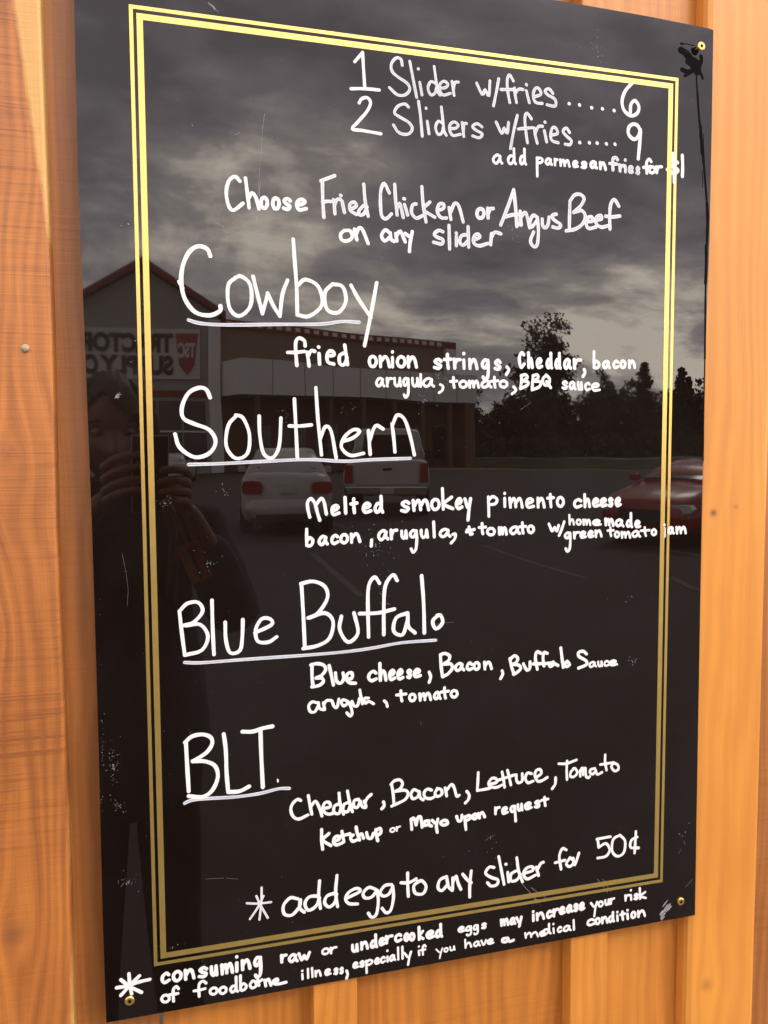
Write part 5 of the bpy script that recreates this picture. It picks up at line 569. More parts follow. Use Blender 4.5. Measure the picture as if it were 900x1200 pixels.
# ------------------------------------------------------------------ trees
def leaf_mat(name, c):
    m = mat(name, c, rough=.8, var=.35, scale=1.2); return m
M_LEAF = [leaf_mat('dark foliage', (.030, .036, .017)), leaf_mat('olive foliage', (.045, .045, .022)), leaf_mat('blue green needles', (.022, .032, .020))]
M_BARK = mat('bark', (.06, .045, .035), rough=.95, var=.3, scale=6, bump=.5)
def leaves(bm, c, r, n, s):
    for _ in range(n):
        p = Vector((rnd.gauss(0, 1), rnd.gauss(0, 1), rnd.gauss(0, 1))).normalized()*(rnd.random()**.4)*r; p.z *= .8
        p += c; a = Vector((rnd.gauss(0, 1), rnd.gauss(0, 1), rnd.gauss(0, 1))).normalized(); b = a.orthogonal().normalized(); q = a.cross(b)
        k = s*(.6+rnd.random()*.9)
        bm.faces.new([bm.verts.new(p+b*k), bm.verts.new(p+q*k*.6), bm.verts.new(p-b*k), bm.verts.new(p-q*k*.6)])
def tree_meshes(h, w, kind, seed):
    lo = .22 if h > 14 else (.0 if kind == 'shrub' else .06)
    rnd.seed(seed); tb = bmesh.new(); cb = bmesh.new()
    if kind == 'conifer':
        cyl(tb, (0, 0, 0), (0, 0, h*.98), w*.07, .03, 8); z = h*.10
        while z < h*.985:
            f = 1-(z/h); rr = w*.5*(f**.85)+.12
            for k in range(7 if f > .3 else 5):
                a = rnd.random()*6.283; L = rr*(.55+rnd.random()*.65); t = Vector((math.cos(a)*L, math.sin(a)*L, z-.22*L))
                cyl(tb, (0, 0, z), t, .05*f+.015, .012, 4)
                for m_ in range(4): leaves(cb, Vector((0, 0, z)).lerp(t, .3+.23*m_), .32+.30*f, 9, .20)
            z += h*.038
    else:
        cyl(tb, (0, 0, 0), (0, 0, h*.55), w*.045, w*.025, 8)
        for k in range(25):
            a = rnd.random()*6.283; t0 = Vector((0, 0, h*(lo+.33*rnd.random()))); el = rnd.uniform(-.25, 1.45); L = rnd.uniform(.55, 1.0)
            t = Vector((math.cos(a)*math.cos(el)*w*.5*L, math.sin(a)*math.cos(el)*w*.5*L, h*(lo+.13)+math.sin(el)*h*(.83-lo)*L))
            cyl(tb, t0, t, .09, .02, 5)
            for m_ in range(4): leaves(cb, t0.lerp(t, .45+.19*m_)+Vector((rnd.gauss(0, .35), rnd.gauss(0, .35), rnd.gauss(0, .3))), w*(.125 if h > 14 else .10)*(.7+rnd.random()*.8), 85 if h > 14 else 50, .21)
    a, b = bpy.data.meshes.new('trunk'), bpy.data.meshes.new('crown'); tb.to_mesh(a); cb.to_mesh(b); tb.free(); cb.free(); a.materials.append(M_BARK)
    return a, b
TM = {'big': tree_meshes(15.8, 7.6, 'broad', 11), 'b1': tree_meshes(10, 7.5, 'broad', 21), 'b2': tree_meshes(9, 6.0, 'broad', 33), 'c1': tree_meshes(12, 4.6, 'conifer', 41), 'c2': tree_meshes(11, 3.6, 'conifer', 52)}
def tree(k, x, y, s, mi, label, name='leafy_tree', group='trees beyond the parking lot', sz=None):
    t = empty(name, (x, y, -.1), rnd.random()*6); tag(t, label, 'tree', group)
    for nm, me in zip(('trunk', 'crown'), TM[k]):
        o = link(nm, me, None, t); o.scale = (s, s, sz or s)
        if nm == 'crown':
            if not me.materials: me.materials.append(M_LEAF[mi])
            o.material_slots[0].link = 'OBJECT'; o.material_slots[0].material = M_LEAF[mi]
tree('big', 40.6, -80, 1.0, 0, 'tallest dark tree with a ragged crown, standing alone above the tree line')
tree('c1', 52.7, -80, .94, 2, 'spiky conifer left of the slim paired conifers, rising above the tree line', 'pine_tree')
tree('c2', 57.2, -80, .98, 2, 'slim conifer, the front one of the pair right of the spiky conifer', 'pine_tree')
tree('c2', 58.9, -81, .90, 2, 'slim conifer, the rear one of the pair right of the spiky conifer', 'pine_tree')
TL = ['low bushy tree closest to the end of the store', 'second bushy tree from the store end', 'bushy tree just left of the tallest ragged tree', 'bushy tree half hidden behind the tallest ragged tree',
      'bushy tree just right of the tallest ragged tree', 'second bushy tree right of the tallest ragged tree', 'bushy tree just left of the spiky conifer', 'bushy tree just right of the spiky conifer',
      'bushy tree in front of the two slim conifers', 'bushy tree just right of the two slim conifers', 'second bushy tree right of the two slim conifers', 'third bushy tree right of the two slim conifers',
      'fourth bushy tree right of the two slim conifers', 'second to last bushy tree at the right end', 'last bushy tree at the right end of the tree line', 'small bushy tree set back behind the store end',
      'large bushy tree in the back row right of the tallest ragged tree', 'large bushy tree in the back row behind the conifers', 'large bushy tree in the back row right of the conifers']
TL2 = ['bushy tree closest to the left side of the store', 'second bushy tree left of the store', 'third bushy tree left of the store', 'bushy tree farthest left of the store']
rnd.seed(5)
MASS = [(30.0, -86, .72), (33.5, -84, .85), (37.0, -85, .92), (40.5, -87, 1.0), (44.5, -84, .95), (48, -83, 1.02), (51, -86, 1.05), (54.5, -83, 1.0), (58, -85, .95), (61.5, -83, 1.02), (65, -82, 1.05), (69, -80, 1.0), (73, -82, 1.1), (78, -78, 1.05), (84, -76, 1.1), (27.5, -97, .7), (46, -94, 1.25), (56, -93, 1.2), (66, -92, 1.3)]
for i, (x, y, s) in enumerate(MASS):
    tree('b1' if i % 2 else 'b2', x, y, s, i % 2, TL[i])
for i, (x, y, s) in enumerate(((-14, -84, 1.3), (-22, -82, 1.2), (-31, -80, 1.4), (-40, -84, 1.3))):
    tree('b1', x, y, s, 0, TL2[i])

hb = bmesh.new(); hs = []
for i in range(61):
    x = -120+i*5.0; h = 6.4+1.6*math.sin(x*.05)+1.1*math.sin(x*.17+1)+.8*math.sin(x*.61)
    if 12 < x < 34: h *= .45
    hs.append([hb.verts.new((x, -112, -.12)), hb.verts.new((x, -122, h*.8)), hb.verts.new((x, -140, h)), hb.verts.new((x, -190, -.12))])
for a, b_ in zip(hs[:-1], hs[1:]):
    for k in range(3): hb.faces.new((a[k], b_[k], b_[k+1], a[k+1]))
bmesh.ops.recalc_face_normals(hb, faces=hb.faces)
obj('hillside', hb, mat('dark wooded hillside', (.022, .026, .014), rough=1.0, var=.5, scale=.6, bump=1.0), None, True)['kind'] = 'structure'
SM = tree_meshes(4.2, 6.2, 'shrub', 77); TM['shrub'] = SM
SL = ['low shrub by the end of the store', 'second low shrub from the store end', 'low shrub under the tallest ragged tree', 'low shrub right of the tallest ragged tree', 'low shrub between the tallest ragged tree and the spiky conifer',
      'low shrub at the foot of the spiky conifer', 'low shrub at the foot of the two slim conifers', 'low shrub right of the two slim conifers', 'last low shrub at the right end of the tree line']
for i, (x, y, s) in enumerate(((31, -79, .8), (35, -78.5, .9), (39.5, -78, 1), (43.8, -78, .95), (48.2, -77, 1), (52.6, -76.5, 1.05), (57, -76, 1), (62, -75, 1.1), (67.5, -74, 1.15))):
    tree('shrub', x, y, s, i % 2, SL[i], 'shrub', 'low shrubs along the road')
# ------------------------------------------------------------------ vehicles
M_CARW = mat('white car paint', (.46, .45, .44), rough=.25, spec=.6); M_CARR = mat('red car paint', (.26, .014, .012), rough=.22, spec=.6)
M_GLASS = mat('tinted car glass', (.015, .017, .02), rough=.06, spec=.8); M_TYRE = mat('tyre rubber', (.02, .02, .02), rough=.85)
M_RIM = mat('alloy rim', (.45, .45, .46), rough=.35, metal=.8); M_PLAST = mat('black plastic trim', (.02, .02, .022), rough=.6)
M_TAIL = mat('red tail lamp', (.28, .010, .010), rough=.3, spec=.5); M_HEAD = mat('clear headlamp', (.55, .57, .6), rough=.12, spec=.8); M_CHROME = mat('chrome trim', (.7, .7, .7), rough=.15, metal=1)
M_PLATE = mat('licence plate', (.5, .5, .47), rough=.5)
def loft(secs, sub=1):
    """secs: list of (x, [(y, z) half outline from bottom centre to top centre])"""
    bm = bmesh.new(); rings = []
    for x, half in secs:
        full = [(y, z) for y, z in half]+[(-y, z) for y, z in half[::-1] if y > 1e-4]
        rings.append([bm.verts.new((x, y, z)) for y, z in full])
    for a, b in zip(rings[:-1], rings[1:]):
        n = len(a)
        for i in range(n): bm.faces.new((a[i], a[(i+1) % n], b[(i+1) % n], b[i]))
    bm.faces.new(rings[0][::-1]); bm.faces.new(rings[-1]); bmesh.ops.recalc_face_normals(bm, faces=bm.faces)
    if sub: bmesh.ops.subdivide_edges(bm, edges=bm.edges[:], cuts=1, use_grid_fill=True, smooth=.55)
    return bm
def lower(x, zl, zb, hw, crown=.02):
    return (x, [(0.001, zl), (hw*.86, zl), (hw*.97, zl+.12), (hw, (zl+zb)/2), (hw*.97, zb-.10), (hw*.90, zb), (hw*.45, zb+crown), (0.001, zb+crown*1.3)])
def cabin(x, zb, zt, wb, wt):
    return (x, [(0.001, zb), (wb, zb), ((wb+wt)/2, (zb+zt)/2+.02), (wt, zt-.05), (wt*.9, zt), (wt*.4, zt+.02), (0.001, zt+.025)])
def quad(pts, t, off=.006):
    bm = bmesh.new(); p = [Vector(q) for q in pts]; n = (p[1]-p[0]).cross(p[3]-p[0]).normalized()
    poly(bm, [q+n*off for q in p], -n*t); return bm
def wheel(car, x, y, r, side, w=.22):
    bm = bmesh.new(); cyl(bm, (x, y-w/2, r), (x, y+w/2, r), r, seg=28)
    bmesh.ops.bevel(bm, geom=[e for e in bm.edges if len(e.link_faces) == 2 and any(len(f.verts) > 6 for f in e.link_faces)], offset=.03, segments=2, affect='EDGES')
    o = obj('wheel', bm, M_TYRE, car, True); b2 = bmesh.new(); yo = y+side*w/2
    cyl(b2, (x, yo-side*.01, r), (x, yo+side*.012, r), r*.64, seg=24); ri = obj('rim', b2, M_PLAST, o)
    b3 = bmesh.new()
    for k in range(5):
        a = k*2*math.pi/5; poly(b3, [(x+math.cos(a+d)*q, yo+side*.013, r+math.sin(a+d)*q) for d, q in ((-.5, r*.13), (-.17, r*.62), (.17, r*.62), (.5, r*.13))], (0, side*.012, 0))
    cyl(b3, (x, yo+side*.01, r), (x, yo+side*.03, r), r*.16, seg=12)
    obj('spokes', b3, M_RIM, o)
def car(name, label, loc, rz, paint, kind):
    c = empty(name, loc, rz); tag(c, label, 'car' if kind != 'pickup' else 'pickup truck')
    if kind == 'pickup': L, hw, r, wx = 5.7, .98, .41, (1.85, -1.75)
    else: L, hw, r, wx = 4.6, .90, .33, (1.38, -1.35)
    A = hw
    if kind == 'pickup':
        obj('body', loft([lower(2.8, .55, 1.02, hw*.88), lower(2.65, .5, 1.12, hw*.97), lower(1.3, .5, 1.2, hw), lower(.9, .5, 1.22, hw), lower(-1.0, .5, 1.22, hw), lower(-1.05, .5, 1.22, hw), lower(-2.7, .55, 1.24, hw), lower(-2.78, .6, 1.22, hw*.98)]), paint, c, True)
        obj('cab', loft([cabin(1.25, 1.18, 1.30, .88, .82), cabin(.55, 1.18, 1.95, .90, .76), cabin(-.1, 1.18, 2.05, .90, .77), cabin(-.85, 1.18, 2.03, .90, .76), cabin(-1.05, 1.18, 1.98, .89, .74)], 1), paint, c, True)
        obj('cargo_bed', box(-2.66, -1.14, -.78, .78, 1.0, 1.262), M_PLAST, c)
        g = quad([(-1.065, -.66, 1.36), (-1.065, -.60, 1.90), (-1.065, .60, 1.90), (-1.065, .66, 1.36)], .02, .004); obj('rear_window', g, M_GLASS, c)
        obj('windscreen', quad([(1.19, .72, 1.38), (.62, .64, 1.92), (.62, -.64, 1.92), (1.19, -.72, 1.38)], .02, .02), M_GLASS, c)
        for s in (1, -1): obj('side_window', quad([(.75, s*.895, 1.36), (.45, s*.815, 1.86), (-.85, s*.815, 1.90), (-.90, s*.895, 1.36)][::s], .02, .012), M_GLASS, c)
        obj('tailgate', box(-2.82, -2.775, -.72, .72, .74, 1.25, .015), paint, c)
        obj('tailgate_handle', box(-2.84, -2.815, -.10, .10, 1.06, 1.12, .005), M_PLAST, c)
        for s in (1, -1): obj('tail_light', box(-2.81, -2.74, s*.86-.09, s*.86+.09, .78, 1.20, .015), M_TAIL, c)
        for s in (1, -1): obj('headlight', box(2.62, 2.78, s*.74-.14, s*.74+.14, .86, 1.02, .03), M_HEAD, c)
        obj('bumper', box(-2.96, -2.80, -.92, .92, .50, .70, .03), M_CHROME, c); obj('bumper', box(2.74, 2.92, -.9, .9, .48, .72, .04), M_CHROME, c)
        obj('grille', box(2.76, 2.83, -.52, .52, .76, 1.02, .01), M_PLAST, c)
        obj('licence_plate', box(-2.975, -2.955, -.15, .15, .53, .67), M_PLATE, c)
        for s in (1, -1): obj('side_mirror', box(.72, .84, s*1.04-.13, s*1.04+.13, 1.28, 1.52, .03), M_PLAST, c)
    else:
        top = 1.46 if kind == 'sedan' else 1.32
        obj('body', loft([lower(2.28, .34, .62, hw*.70, .03), lower(2.15, .25, .72, hw*.90, .04), lower(1.4, .22, .86, hw, .07), lower(.75, .20, .96, hw, .06), lower(-.6, .20, .97, hw, .03), lower(-1.5, .22, 1.00, hw, .05), lower(-2.05, .26, 1.01, hw*.95, .05), lower(-2.26, .36, .94, hw*.84, .02)]), paint, c, True)
        if kind == 'sedan': cs = [cabin(1.05, .93, .99, .76, .70), cabin(.35, .93, top-.07, .78, .60), cabin(-.25, .93, top, .79, .60), cabin(-1.15, .93, top-.04, .78, .59), cabin(-2.02, .95, 1.08, .72, .62)]
        else: cs = [cabin(1.0, .93, .99, .76, .70), cabin(.25, .93, top-.06, .78, .58), cabin(-.35, .93, top, .78, .57), cabin(-1.0, .93, top-.07, .77, .56), cabin(-1.95, .95, 1.04, .70, .58)]
        obj('cabin', loft(cs, 1), paint, c, True)
        obj('windscreen', quad([(.98, .64, 1.02), (.40, .52, top-.10), (.40, -.52, top-.10), (.98, -.64, 1.02)], .02, .035), M_GLASS, c)
        obj('rear_window', quad([(-1.95, -.56, 1.10), (-1.25, -.50, top-.07), (-1.25, .50, top-.07), (-1.95, .56, 1.10)], .02, .035), M_GLASS, c)
        for s in (1, -1):
            obj('side_window', quad([(.72, s*.785, 1.02), (.28, s*.64, top-.12), (-.28, s*.64, top-.08), (-.30, s*.79, 1.02)][::s], .02, .012), M_GLASS, c)
            obj('side_window', quad([(-.38, s*.79, 1.02), (-.36, s*.64, top-.08), (-1.10, s*.635, top-.10), (-1.45, s*.775, 1.04)][::s], .02, .012), M_GLASS, c)
            t = obj('tail_light', loft([(-2.31, [(.001, .70), (.17, .70), (.20, .80), (.16, .90), (.001, .91)]), (-2.02, [(.001, .72), (.15, .73), (.17, .81), (.14, .90), (.001, .90)])], 0), M_TAIL, c); t.location = (0, s*.66, 0)
            h = obj('headlight', loft([(2.27, [(.001, .56), (.15, .57), (.18, .62), (.14, .68), (.001, .69)]), (1.95, [(.001, .58), (.17, .59), (.20, .66), (.16, .73), (.001, .74)])], 0), M_HEAD, c); h.location = (0, s*.60, 0)
            obj('side_mirror', box(.62, .74, s*.95-.09, s*.95+.09, 1.0, 1.12, .025), paint, c)
            for z_ in (.62, -.42): obj('door_handle', box(z_-.55, z_-.40, s*.895, s*.915, .84, .87, .005), M_CHROME, c)
        obj('bumper', loft([lower(-2.34, .34, .60, hw*.80, 0), lower(-2.22, .28, .64, hw*.93, 0)], 0), paint, c, True)
        obj('rear_skirt', box(-2.35, -2.2, -.6, .6, .27, .38, .02), M_PLAST, c)
        obj('licence_plate', box(-2.30, -2.275, -.16, .16, .72, .86), M_PLATE, c)
        obj('grille', box(2.22, 2.30, -.42, .42, .38, .60, .02), M_PLAST, c)
    for x in wx:
        for s in (1, -1):
            wheel(c, x, s*(hw-.10), r, s)
            b = bmesh.new(); n = 20
            for i in range(n):
                a0, a1 = math.pi*i/n-.15, math.pi*(i+1)/n-.15*0
                a0 = math.pi*i/n; 
                poly(b, [(x+math.cos(a0)*(r+.015), s*(hw-.30), r+math.sin(a0)*(r+.015)), (x+math.cos(a1)*(r+.015), s*(hw-.30), r+math.sin(a1)*(r+.015)), (x+math.cos(a1)*(r+.07), s*(hw-.30), r+math.sin(a1)*(r+.07)), (x+math.cos(a0)*(r+.07), s*(hw-.30), r+math.sin(a0)*(r+.07))], (0, s*.315, 0))
            obj('wheel_arch', b, M_PLAST, c)
    return c
car('parked_sedan', 'silver white sedan parked with its rear and red tail lights facing the board', (2.62, -15.9, 0), R(-82), M_CARW, 'sedan').scale = (.95, .95, 1.08)
car('pickup_truck', 'white pickup truck parked right of the silver white sedan, tailgate facing the board', (6.05, -20.3, 0), R(-73), M_CARW, 'pickup')
car('red_car', 'low red car parked side on at the right end of the reflection', (9.45, -11.85, 0), R(150), M_CARR, 'coupe')
car('parked_sedan', 'white sedan parked in front of the store, beyond the pickup truck', (1.2, -44, 0), R(-80), M_CARW, 'sedan')
car('red_car', 'red car parked far off, in front of the store canopy', (15.5, -50, 0), R(-60), M_CARR, 'coupe')

# ------------------------------------------------------------------ the person taking the picture
M_SKIN = mat('skin', (.24, .13, .09), rough=.5, var=.06, scale=30); M_HAIR = mat('dark brown hair', (.055, .032, .02), rough=.5, var=.4, scale=60)
M_JACKET = mat('dark grey jacket', (.028, .028, .036), rough=.9, var=.35, scale=9, bump=1.0); M_JEANS = mat('dark jeans', (.008, .009, .013), rough=.95, var=.2, scale=40)
M_SHOE = mat('black shoes', (.02, .02, .02), rough=.6); M_LIP = mat('lips', (.35, .13, .11), rough=.4); M_EYE = mat('eyes', (.30, .28, .26), rough=.15); M_IRIS = mat('iris', (.03, .02, .015), rough=.15)
PX, PY = -.06, -1.13
def skin(pts, edges, radii, root=0, sub=2):
    me = bpy.data.meshes.new('s'); me.from_pydata(pts, edges, []); o = bpy.data.objects.new('s', me); COL.objects.link(o)
    m = o.modifiers.new('k', 'SKIN'); m.use_smooth_shade = True
    for i, r in enumerate(radii):
        me.skin_vertices[0].data[i].radius = (r, r) if isinstance(r, float) else r
        me.skin_vertices[0].data[i].use_root = (i == root)
    s = o.modifiers.new('u', 'SUBSURF'); s.levels = s.render_levels = sub
    dg = bpy.context.evaluated_depsgraph_get(); out = bpy.data.meshes.new_from_object(o.evaluated_get(dg))
    bpy.data.objects.remove(o); bpy.data.meshes.remove(me); return out
def merged(meshes):
    bm = bmesh.new()
    for m in meshes: bm.from_mesh(m); bpy.data.meshes.remove(m)
    return bm
def head_mesh(c, yaw):
    bm = bmesh.new(); bmesh.ops.create_uvsphere(bm, u_segments=48, v_segments=36, radius=1)
    for v in bm.verts:
        x, y, z = v.co; ax = abs(x)
        X, Y, Z = x*.073, y*.094, z*.115
        if z < 0: X *= 1-.32*(-z)**1.5; Y = Y*(1-.18*(-z)**2)+.010*(-z)
        if y > 0:
            Y -= .010*max(0, 1-abs(z-.05)*3)*(1 if ax < .75 else 0)                       # flat of the face
            e = math.exp(-((ax-.42)/.17)**2-((z-.02)/.10)**2); Y -= .013*e               # eye sockets
            Y += .006*math.exp(-((z-.17)/.07)**2)*math.exp(-(ax/.6)**2)                  # brow
            nz = max(0, min(1, (.08-z)/.36)); 
            if -.36 < z < .10: Y += (.006+.024*nz)*math.exp(-(ax/(.10+.10*nz))**2)       # nose
            Y += .007*math.exp(-((z+.54)/.09)**2-(ax/.28)**2)                            # mouth
            Y += .009*math.exp(-((z+.86)/.12)**2-(ax/.3)**2)                             # chin
            Y += .004*math.exp(-((ax-.55)/.2)**2-((z+.2)/.2)**2)                         # cheeks
        v.co = (X, Y, Z)
    for s in (1, -1):
        r = bmesh.ops.create_uvsphere(bm, u_segments=10, v_segments=8, radius=1)
        for v in r['verts']: v.co = Vector((s*.074+v.co.x*.009, -.004+v.co.y*.018, -.002+v.co.z*.031))
    M = Matrix.Translation(c) @ Matrix.Rotation(yaw, 4, 'Z') @ Matrix.Rotation(R(-6), 4, 'X')
    bm.transform(M); me = bpy.data.meshes.new('h'); bm.to_mesh(me); bm.free(); me.polygons.foreach_set('use_smooth', [True]*len(me.polygons)); return me, M
per = empty('person', (PX, PY, 0)); tag(per, 'person in a dark jacket with long dark hair, holding up a phone', 'person')
HC = Vector((-.082, -1.075, 1.548)); hm, HM = head_mesh(HC, R(-6))
def body_pts():
    P = [(PX, PY-.02, .93), (PX, PY-.01, 1.08), (PX, PY, 1.22), (PX, PY-.01, 1.325), (PX-.012, PY+.005, 1.40), (HC.x, HC.y-.012, 1.47)]
    r = [(.09, .07), (.10, .075), (.135, .09), (.12, .085), (.052, .052), (.055, .055)]; e = [(0, 1), (1, 2), (2, 3), (3, 4), (4, 5)]
    def chain(start, pts, rr):
        k = start
        for p, q in zip(pts, rr): P.append(p); r.append(q); e.append((k, len(P)-1)); k = len(P)-1
    # arms: shoulder, elbow, wrist, palm
    chain(3, [(PX+.17, PY, 1.325), (PX+.235, -1.03, 1.13), (.095, -.865, 1.34), (.062, -.825, 1.405)], [.052, .038, .023, (.030, .016)])
    chain(3, [(PX-.17, PY, 1.325), (PX-.25, -1.02, 1.15), (-.120, -.875, 1.375), (-.085, -.825, 1.425)], [.052, .038, .023, (.030, .016)])
    for s in (1, -1): chain(0, [(PX+s*.075, PY-.01, .76), (PX+s*.085, PY+.02, .46), (PX+s*.10, PY-.02, .09), (PX+s*.11, PY+.11, .03)], [.060, .045, .032, (.032, .020)])
    return P, e, r
P, E_, r_ = body_pts()
def finger(pts, rr): return skin([tuple(p) for p in pts], [(i, i+1) for i in range(len(pts)-1)], rr, 0, 2)
fing = []
# phone occupies x -0.033..0.034, z 1.395..1.533 at y about -0.78; fingers wrap its edges
for i, (z, L) in enumerate(((1.468, .9), (1.449, 1.0), (1.430, .96), (1.412, .8))):       # hand on the +X side
    fing.append(finger([(.066, -.83, z-.012), (.060, -.797, z+.001), (.043, -.772, z+.004), (.043-.022*L, -.7645, z+.003), (.043-.034*L, -.7665, z+.001)], [.011, .0092, .0085, .0075, .0060]))
fing.append(finger([(.060, -.84, 1.39), (.048, -.825, 1.415), (.038, -.802, 1.435), (.020, -.796, 1.448)], [.013, .0105, .0095, .0075]))
for i, (z, L) in enumerate(((1.492, 1.0), (1.470, 1.05), (1.449, .95), (1.430, .8))):
    fing.append(finger([(-.088, -.83, z-.020), (-.068, -.795, z-.004), (-.045, -.772, z+.004), (-.045+.024*L, -.7645, z+.007), (-.045+.036*L, -.7665, z+.008)], [.011, .0092, .0085, .0075, .0060]))
fing.append(finger([(-.085, -.84, 1.405), (-.062, -.822, 1.425), (-.042, -.802, 1.440), (-.022, -.796, 1.450)], [.013, .0105, .0095, .0075]))
bm = merged([skin(P, E_, r_, 0, 2), hm]+fing)
for v in bm.verts: v.co -= Vector((PX, PY, 0))
bo = obj('body', bm, M_SKIN, per, True)
def pobj(name, bm, m, parent=None, smooth=True):
    for v in bm.verts: v.co -= Vector((PX, PY, 0))
    return obj(name, bm, m, parent or per, smooth)
up = lambda r, d: tuple(a+d for a in r) if isinstance(r, tuple) else r+d
ji = [0, 1, 2, 3, 4]+[6, 7, 8, 10, 11, 12]; remap = {a: i for i, a in enumerate(ji)}
jp = [P[i] for i in ji]; jp[0] = (PX, PY-.02, .80); JR = [up(r_[i], .022) for i in ji]; JR[0] = (.178, .135); JR[1] = (.160, .122); JR[3] = (.145, .105); JR[4] = (.066, .066); jp[4] = (PX-.010, PY+.002, 1.372)
jp[7] = tuple(Vector(P[8]).lerp(Vector(P[7]), .03)); jp[10] = tuple(Vector(P[12]).lerp(Vector(P[11]), .03))
je = [(remap[a], remap[b]) for a, b in E_ if a in remap and b in remap]
def tube(rings, n=28):
    bm = bmesh.new(); R_ = [[bm.verts.new((cx+math.cos(6.2832*i/n)*a*(1+.03*math.sin(i*2.3+z*40)), cy+math.sin(6.2832*i/n)*b, z)) for i in range(n)] for cx, cy, z, a, b in rings]
    for p, q in zip(R_[:-1], R_[1:]):
        for i in range(n): bm.faces.new((p[i], p[(i+1) % n], q[(i+1) % n], q[i]))
    me = bpy.data.meshes.new('t'); bm.to_mesh(me); bm.free(); me.polygons.foreach_set('use_smooth', [True]*len(me.polygons)); return me
pobj('jacket_hem', merged([tube([(PX, PY-.01, 1.20, .142, .100), (PX, PY-.012, 1.10, .152, .112), (PX, PY-.015, 1.00, .164, .124), (PX, PY-.015, .90, .176, .134), (PX, PY-.012, .82, .182, .138), (PX, PY-.012, .815, .170, .126)])]), M_JACKET)
pobj('waistband', merged([tube([(PX, PY-.015, 1.00, .13, .10), (PX, PY-.015, .90, .15, .118), (PX, PY-.012, .80, .158, .118), (PX, PY-.01, .72, .155, .10), (PX, PY-.01, .69, .10, .06)])]), M_JEANS)
pobj('jacket', merged([skin(jp, je, JR, 0, 2)]), M_JACKET)
bm = bmesh.new(); cyl(bm, (PX-.004, PY, 1.345), (PX-.012, PY+.004, 1.412), .098, .066, 20, cap=False); pobj('collar', bm, M_JACKET)
li = [0, 14, 15, 16, 18, 19, 20]; remap = {a: i for i, a in enumerate(li)}
lp = [P[i] for i in li]; lp[0] = (PX, PY-.015, .82); LR = [(.08, .07), .088, .066, .052, .088, .066, .052]
le = [(remap[a], remap[b]) for a, b in E_ if a in remap and b in remap]
pobj('jeans', merged([skin(lp, le, LR, 0, 2)]), M_JEANS)
for s in (1, -1):
    bm = bmesh.new(); bmesh.ops.create_uvsphere(bm, u_segments=18, v_segments=12, radius=1)
    for v in bm.verts: v.co = Vector((PX+s*.105+v.co.x*.046, PY+.045+v.co.y*.135, max(.004, .045+v.co.z*(.05 if v.co.y > 0 else .06))))
    pobj('shoe', bm, M_SHOE)
# hair: a cap over the skull, swept from a parting, and strands down past the shoulders
bm = bmesh.new(); bmesh.ops.create_uvsphere(bm, u_segments=40, v_segments=30, radius=1); dele = []
for v in bm.verts:
    x, y, z = v.co
    if y > .30 and z < .60-.55*abs(x+.25) and abs(x) < .88: dele.append(v); continue
    if z < -.35: dele.append(v); continue
    k = 1+.02*math.sin(x*40+z*14)
    v.co = Vector((x*.086*k, y*.106*k-.006, z*.127*k))
bmesh.ops.delete(bm, geom=dele, context='VERTS'); bm.transform(HM)
rnd.seed(9); sm = [bpy.data.meshes.new('h')]; bm.to_mesh(sm[0]); bm.free()
for k in range(44):
    s = 1 if k % 2 else -1; t = (k//2)/21; a = R(8+t*150)
    p0 = HM @ Vector((s*.030, .02-.05*t, .112)); p1 = HM @ Vector((s*(.080+.004*math.sin(k)), .052*math.cos(a), .03)); p2 = HM @ Vector((s*(.082-.01*t), .050*math.cos(a)-.015, -.06))
    p3 = Vector((PX+s*(.105-.02*t), PY+.07*math.cos(a)+.01, 1.34)); p4 = Vector((PX+s*(.10-.03*t+rnd.uniform(-.01, .01)), PY+.10*math.cos(a)+.02, 1.20+rnd.uniform(-.03, .03)))
    sm.append(skin([tuple(p) for p in (p0, p1, p2, p3, p4)], [(0, 1), (1, 2), (2, 3), (3, 4)], [.014, .015, .016, .015, .005], 0, 1))
pobj('hair', merged(sm), M_HAIR)
for s in (1, -1):
    bm = bmesh.new(); bmesh.ops.create_uvsphere(bm, u_segments=14, v_segments=10, radius=.0125, matrix=HM @ Matrix.Translation((s*.030, .0665, .004)) @ Matrix.Diagonal((1.15, 1, .72, 1))); e = pobj('eye', bm, M_EYE)
    bm = bmesh.new(); bmesh.ops.create_uvsphere(bm, u_segments=12, v_segments=8, radius=.0058, matrix=HM @ Matrix.Translation((s*.030, .0752, .003)) @ Matrix.Diagonal((1, .6, 1, 1))); pobj('iris', bm, M_IRIS, e)
    pobj('eyebrow', merged([skin([tuple(HM @ Vector(p)) for p in ((s*.014, .083, .022), (s*.032, .081, .028), (s*.049, .068, .022))], [(0, 1), (1, 2)], [(.0035, .002), (.0035, .002), (.002, .0015)], 0, 1)]), M_HAIR)
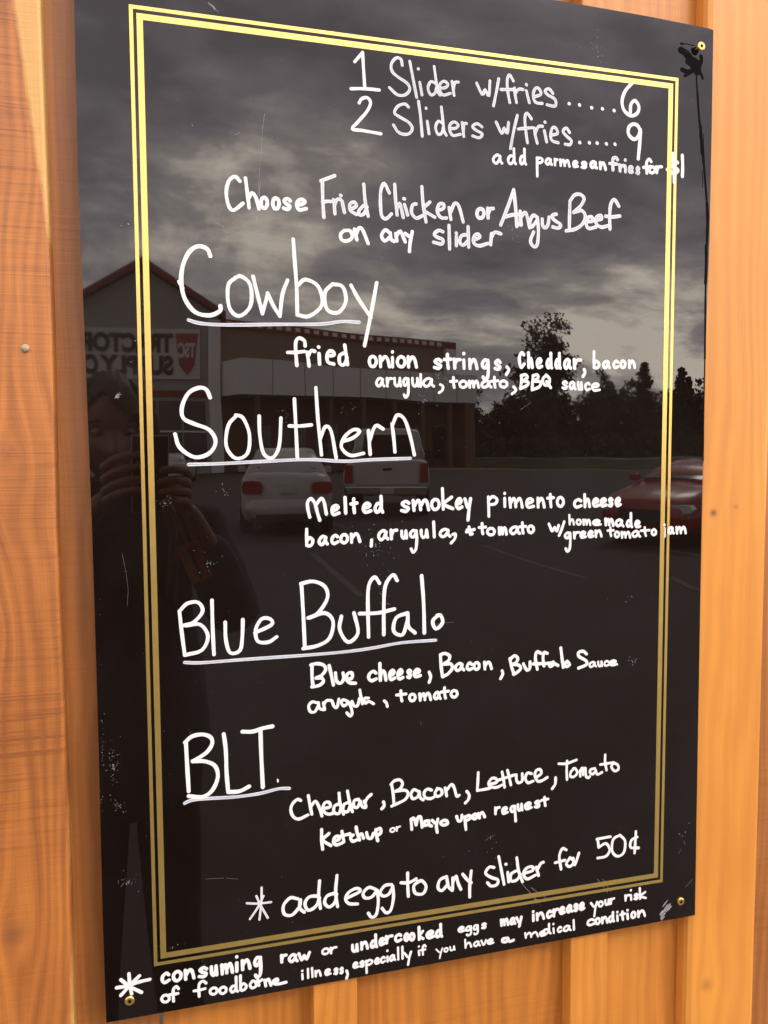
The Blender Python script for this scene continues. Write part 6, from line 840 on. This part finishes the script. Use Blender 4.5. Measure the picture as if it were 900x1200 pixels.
bm = bmesh.new(); bmesh.ops.create_uvsphere(bm, u_segments=16, v_segments=8, radius=1, matrix=HM @ Matrix.Translation((0, .0865, -.062)) @ Matrix.Diagonal((.022, .006, .0075, 1))); pobj('mouth', bm, M_LIP)

# phone, turned like the camera that looks out of its back
ph = empty('phone', (0, 0, 0)); ph.matrix_world = cam.matrix_world.copy() @ Matrix.Rotation(R(180), 4, 'Y')
tag(ph, 'thin dark phone held up in both hands of the person in the dark jacket', 'phone')
M_PHONE = mat('dark glass phone', (.02, .02, .022), rough=.12, spec=.7); M_SILV = mat('silver phone rim', (.6, .6, .6), rough=.25, metal=1)
def pbox(name, x0, x1, y0, y1, z0, z1, m, bev, parent=ph):
    return obj(name, box(x0, x1, y0, y1, z0, z1, bev, 3), m, parent)
# local axes: +Z is the view direction, +Y up; the lens sits at the origin
pbox('back', -.031, .033, -.104, .030, -.0065, -.0012, M_PHONE, .0018)
pbox('rim', -.0325, .0345, -.1055, .0315, -.0055, -.0025, M_SILV, .001)
pbox('screen', -.029, .031, -.095, .022, -.0072, -.0066, M_PHONE, .0002)
bm = bmesh.new(); cyl(bm, (0, 0, -.0015), (0, 0, -.0004), .0042, .0040, 20); obj('camera_lens', bm, M_SILV, ph)
# small red and yellow card case hanging below the hands
kc = empty('card_case', (.050, -.80, 1.36)); tag(kc, 'small red and yellow card case dangling from a wrist strap under the phone', 'card case')
M_RED = mat('red case print', (.22, .04, .025), rough=.6, var=.6, scale=90); M_YEL = mat('yellow case print', (.24, .17, .04), rough=.6, var=.6, scale=60)
def kobj(n, b, m):
    b.transform(Matrix.Rotation(R(-22), 4, 'Y')); return obj(n, b, m, kc)
kobj('case', box(-.020, .020, -.004, .004, -.105, -.030, .002), M_RED); kobj('yellow_band', box(-.0205, -.004, .0035, .0052, -.102, -.034, .0006), M_YEL); kobj('dark_stripe', box(-.002, .004, .0035, .005, -.098, -.040, .0006), M_PHONE)
b = bmesh.new(); cyl(b, (0, 0, -.03), (0, -.02, .045), .0022, .0022, 8); kobj('strap', b, M_RED)
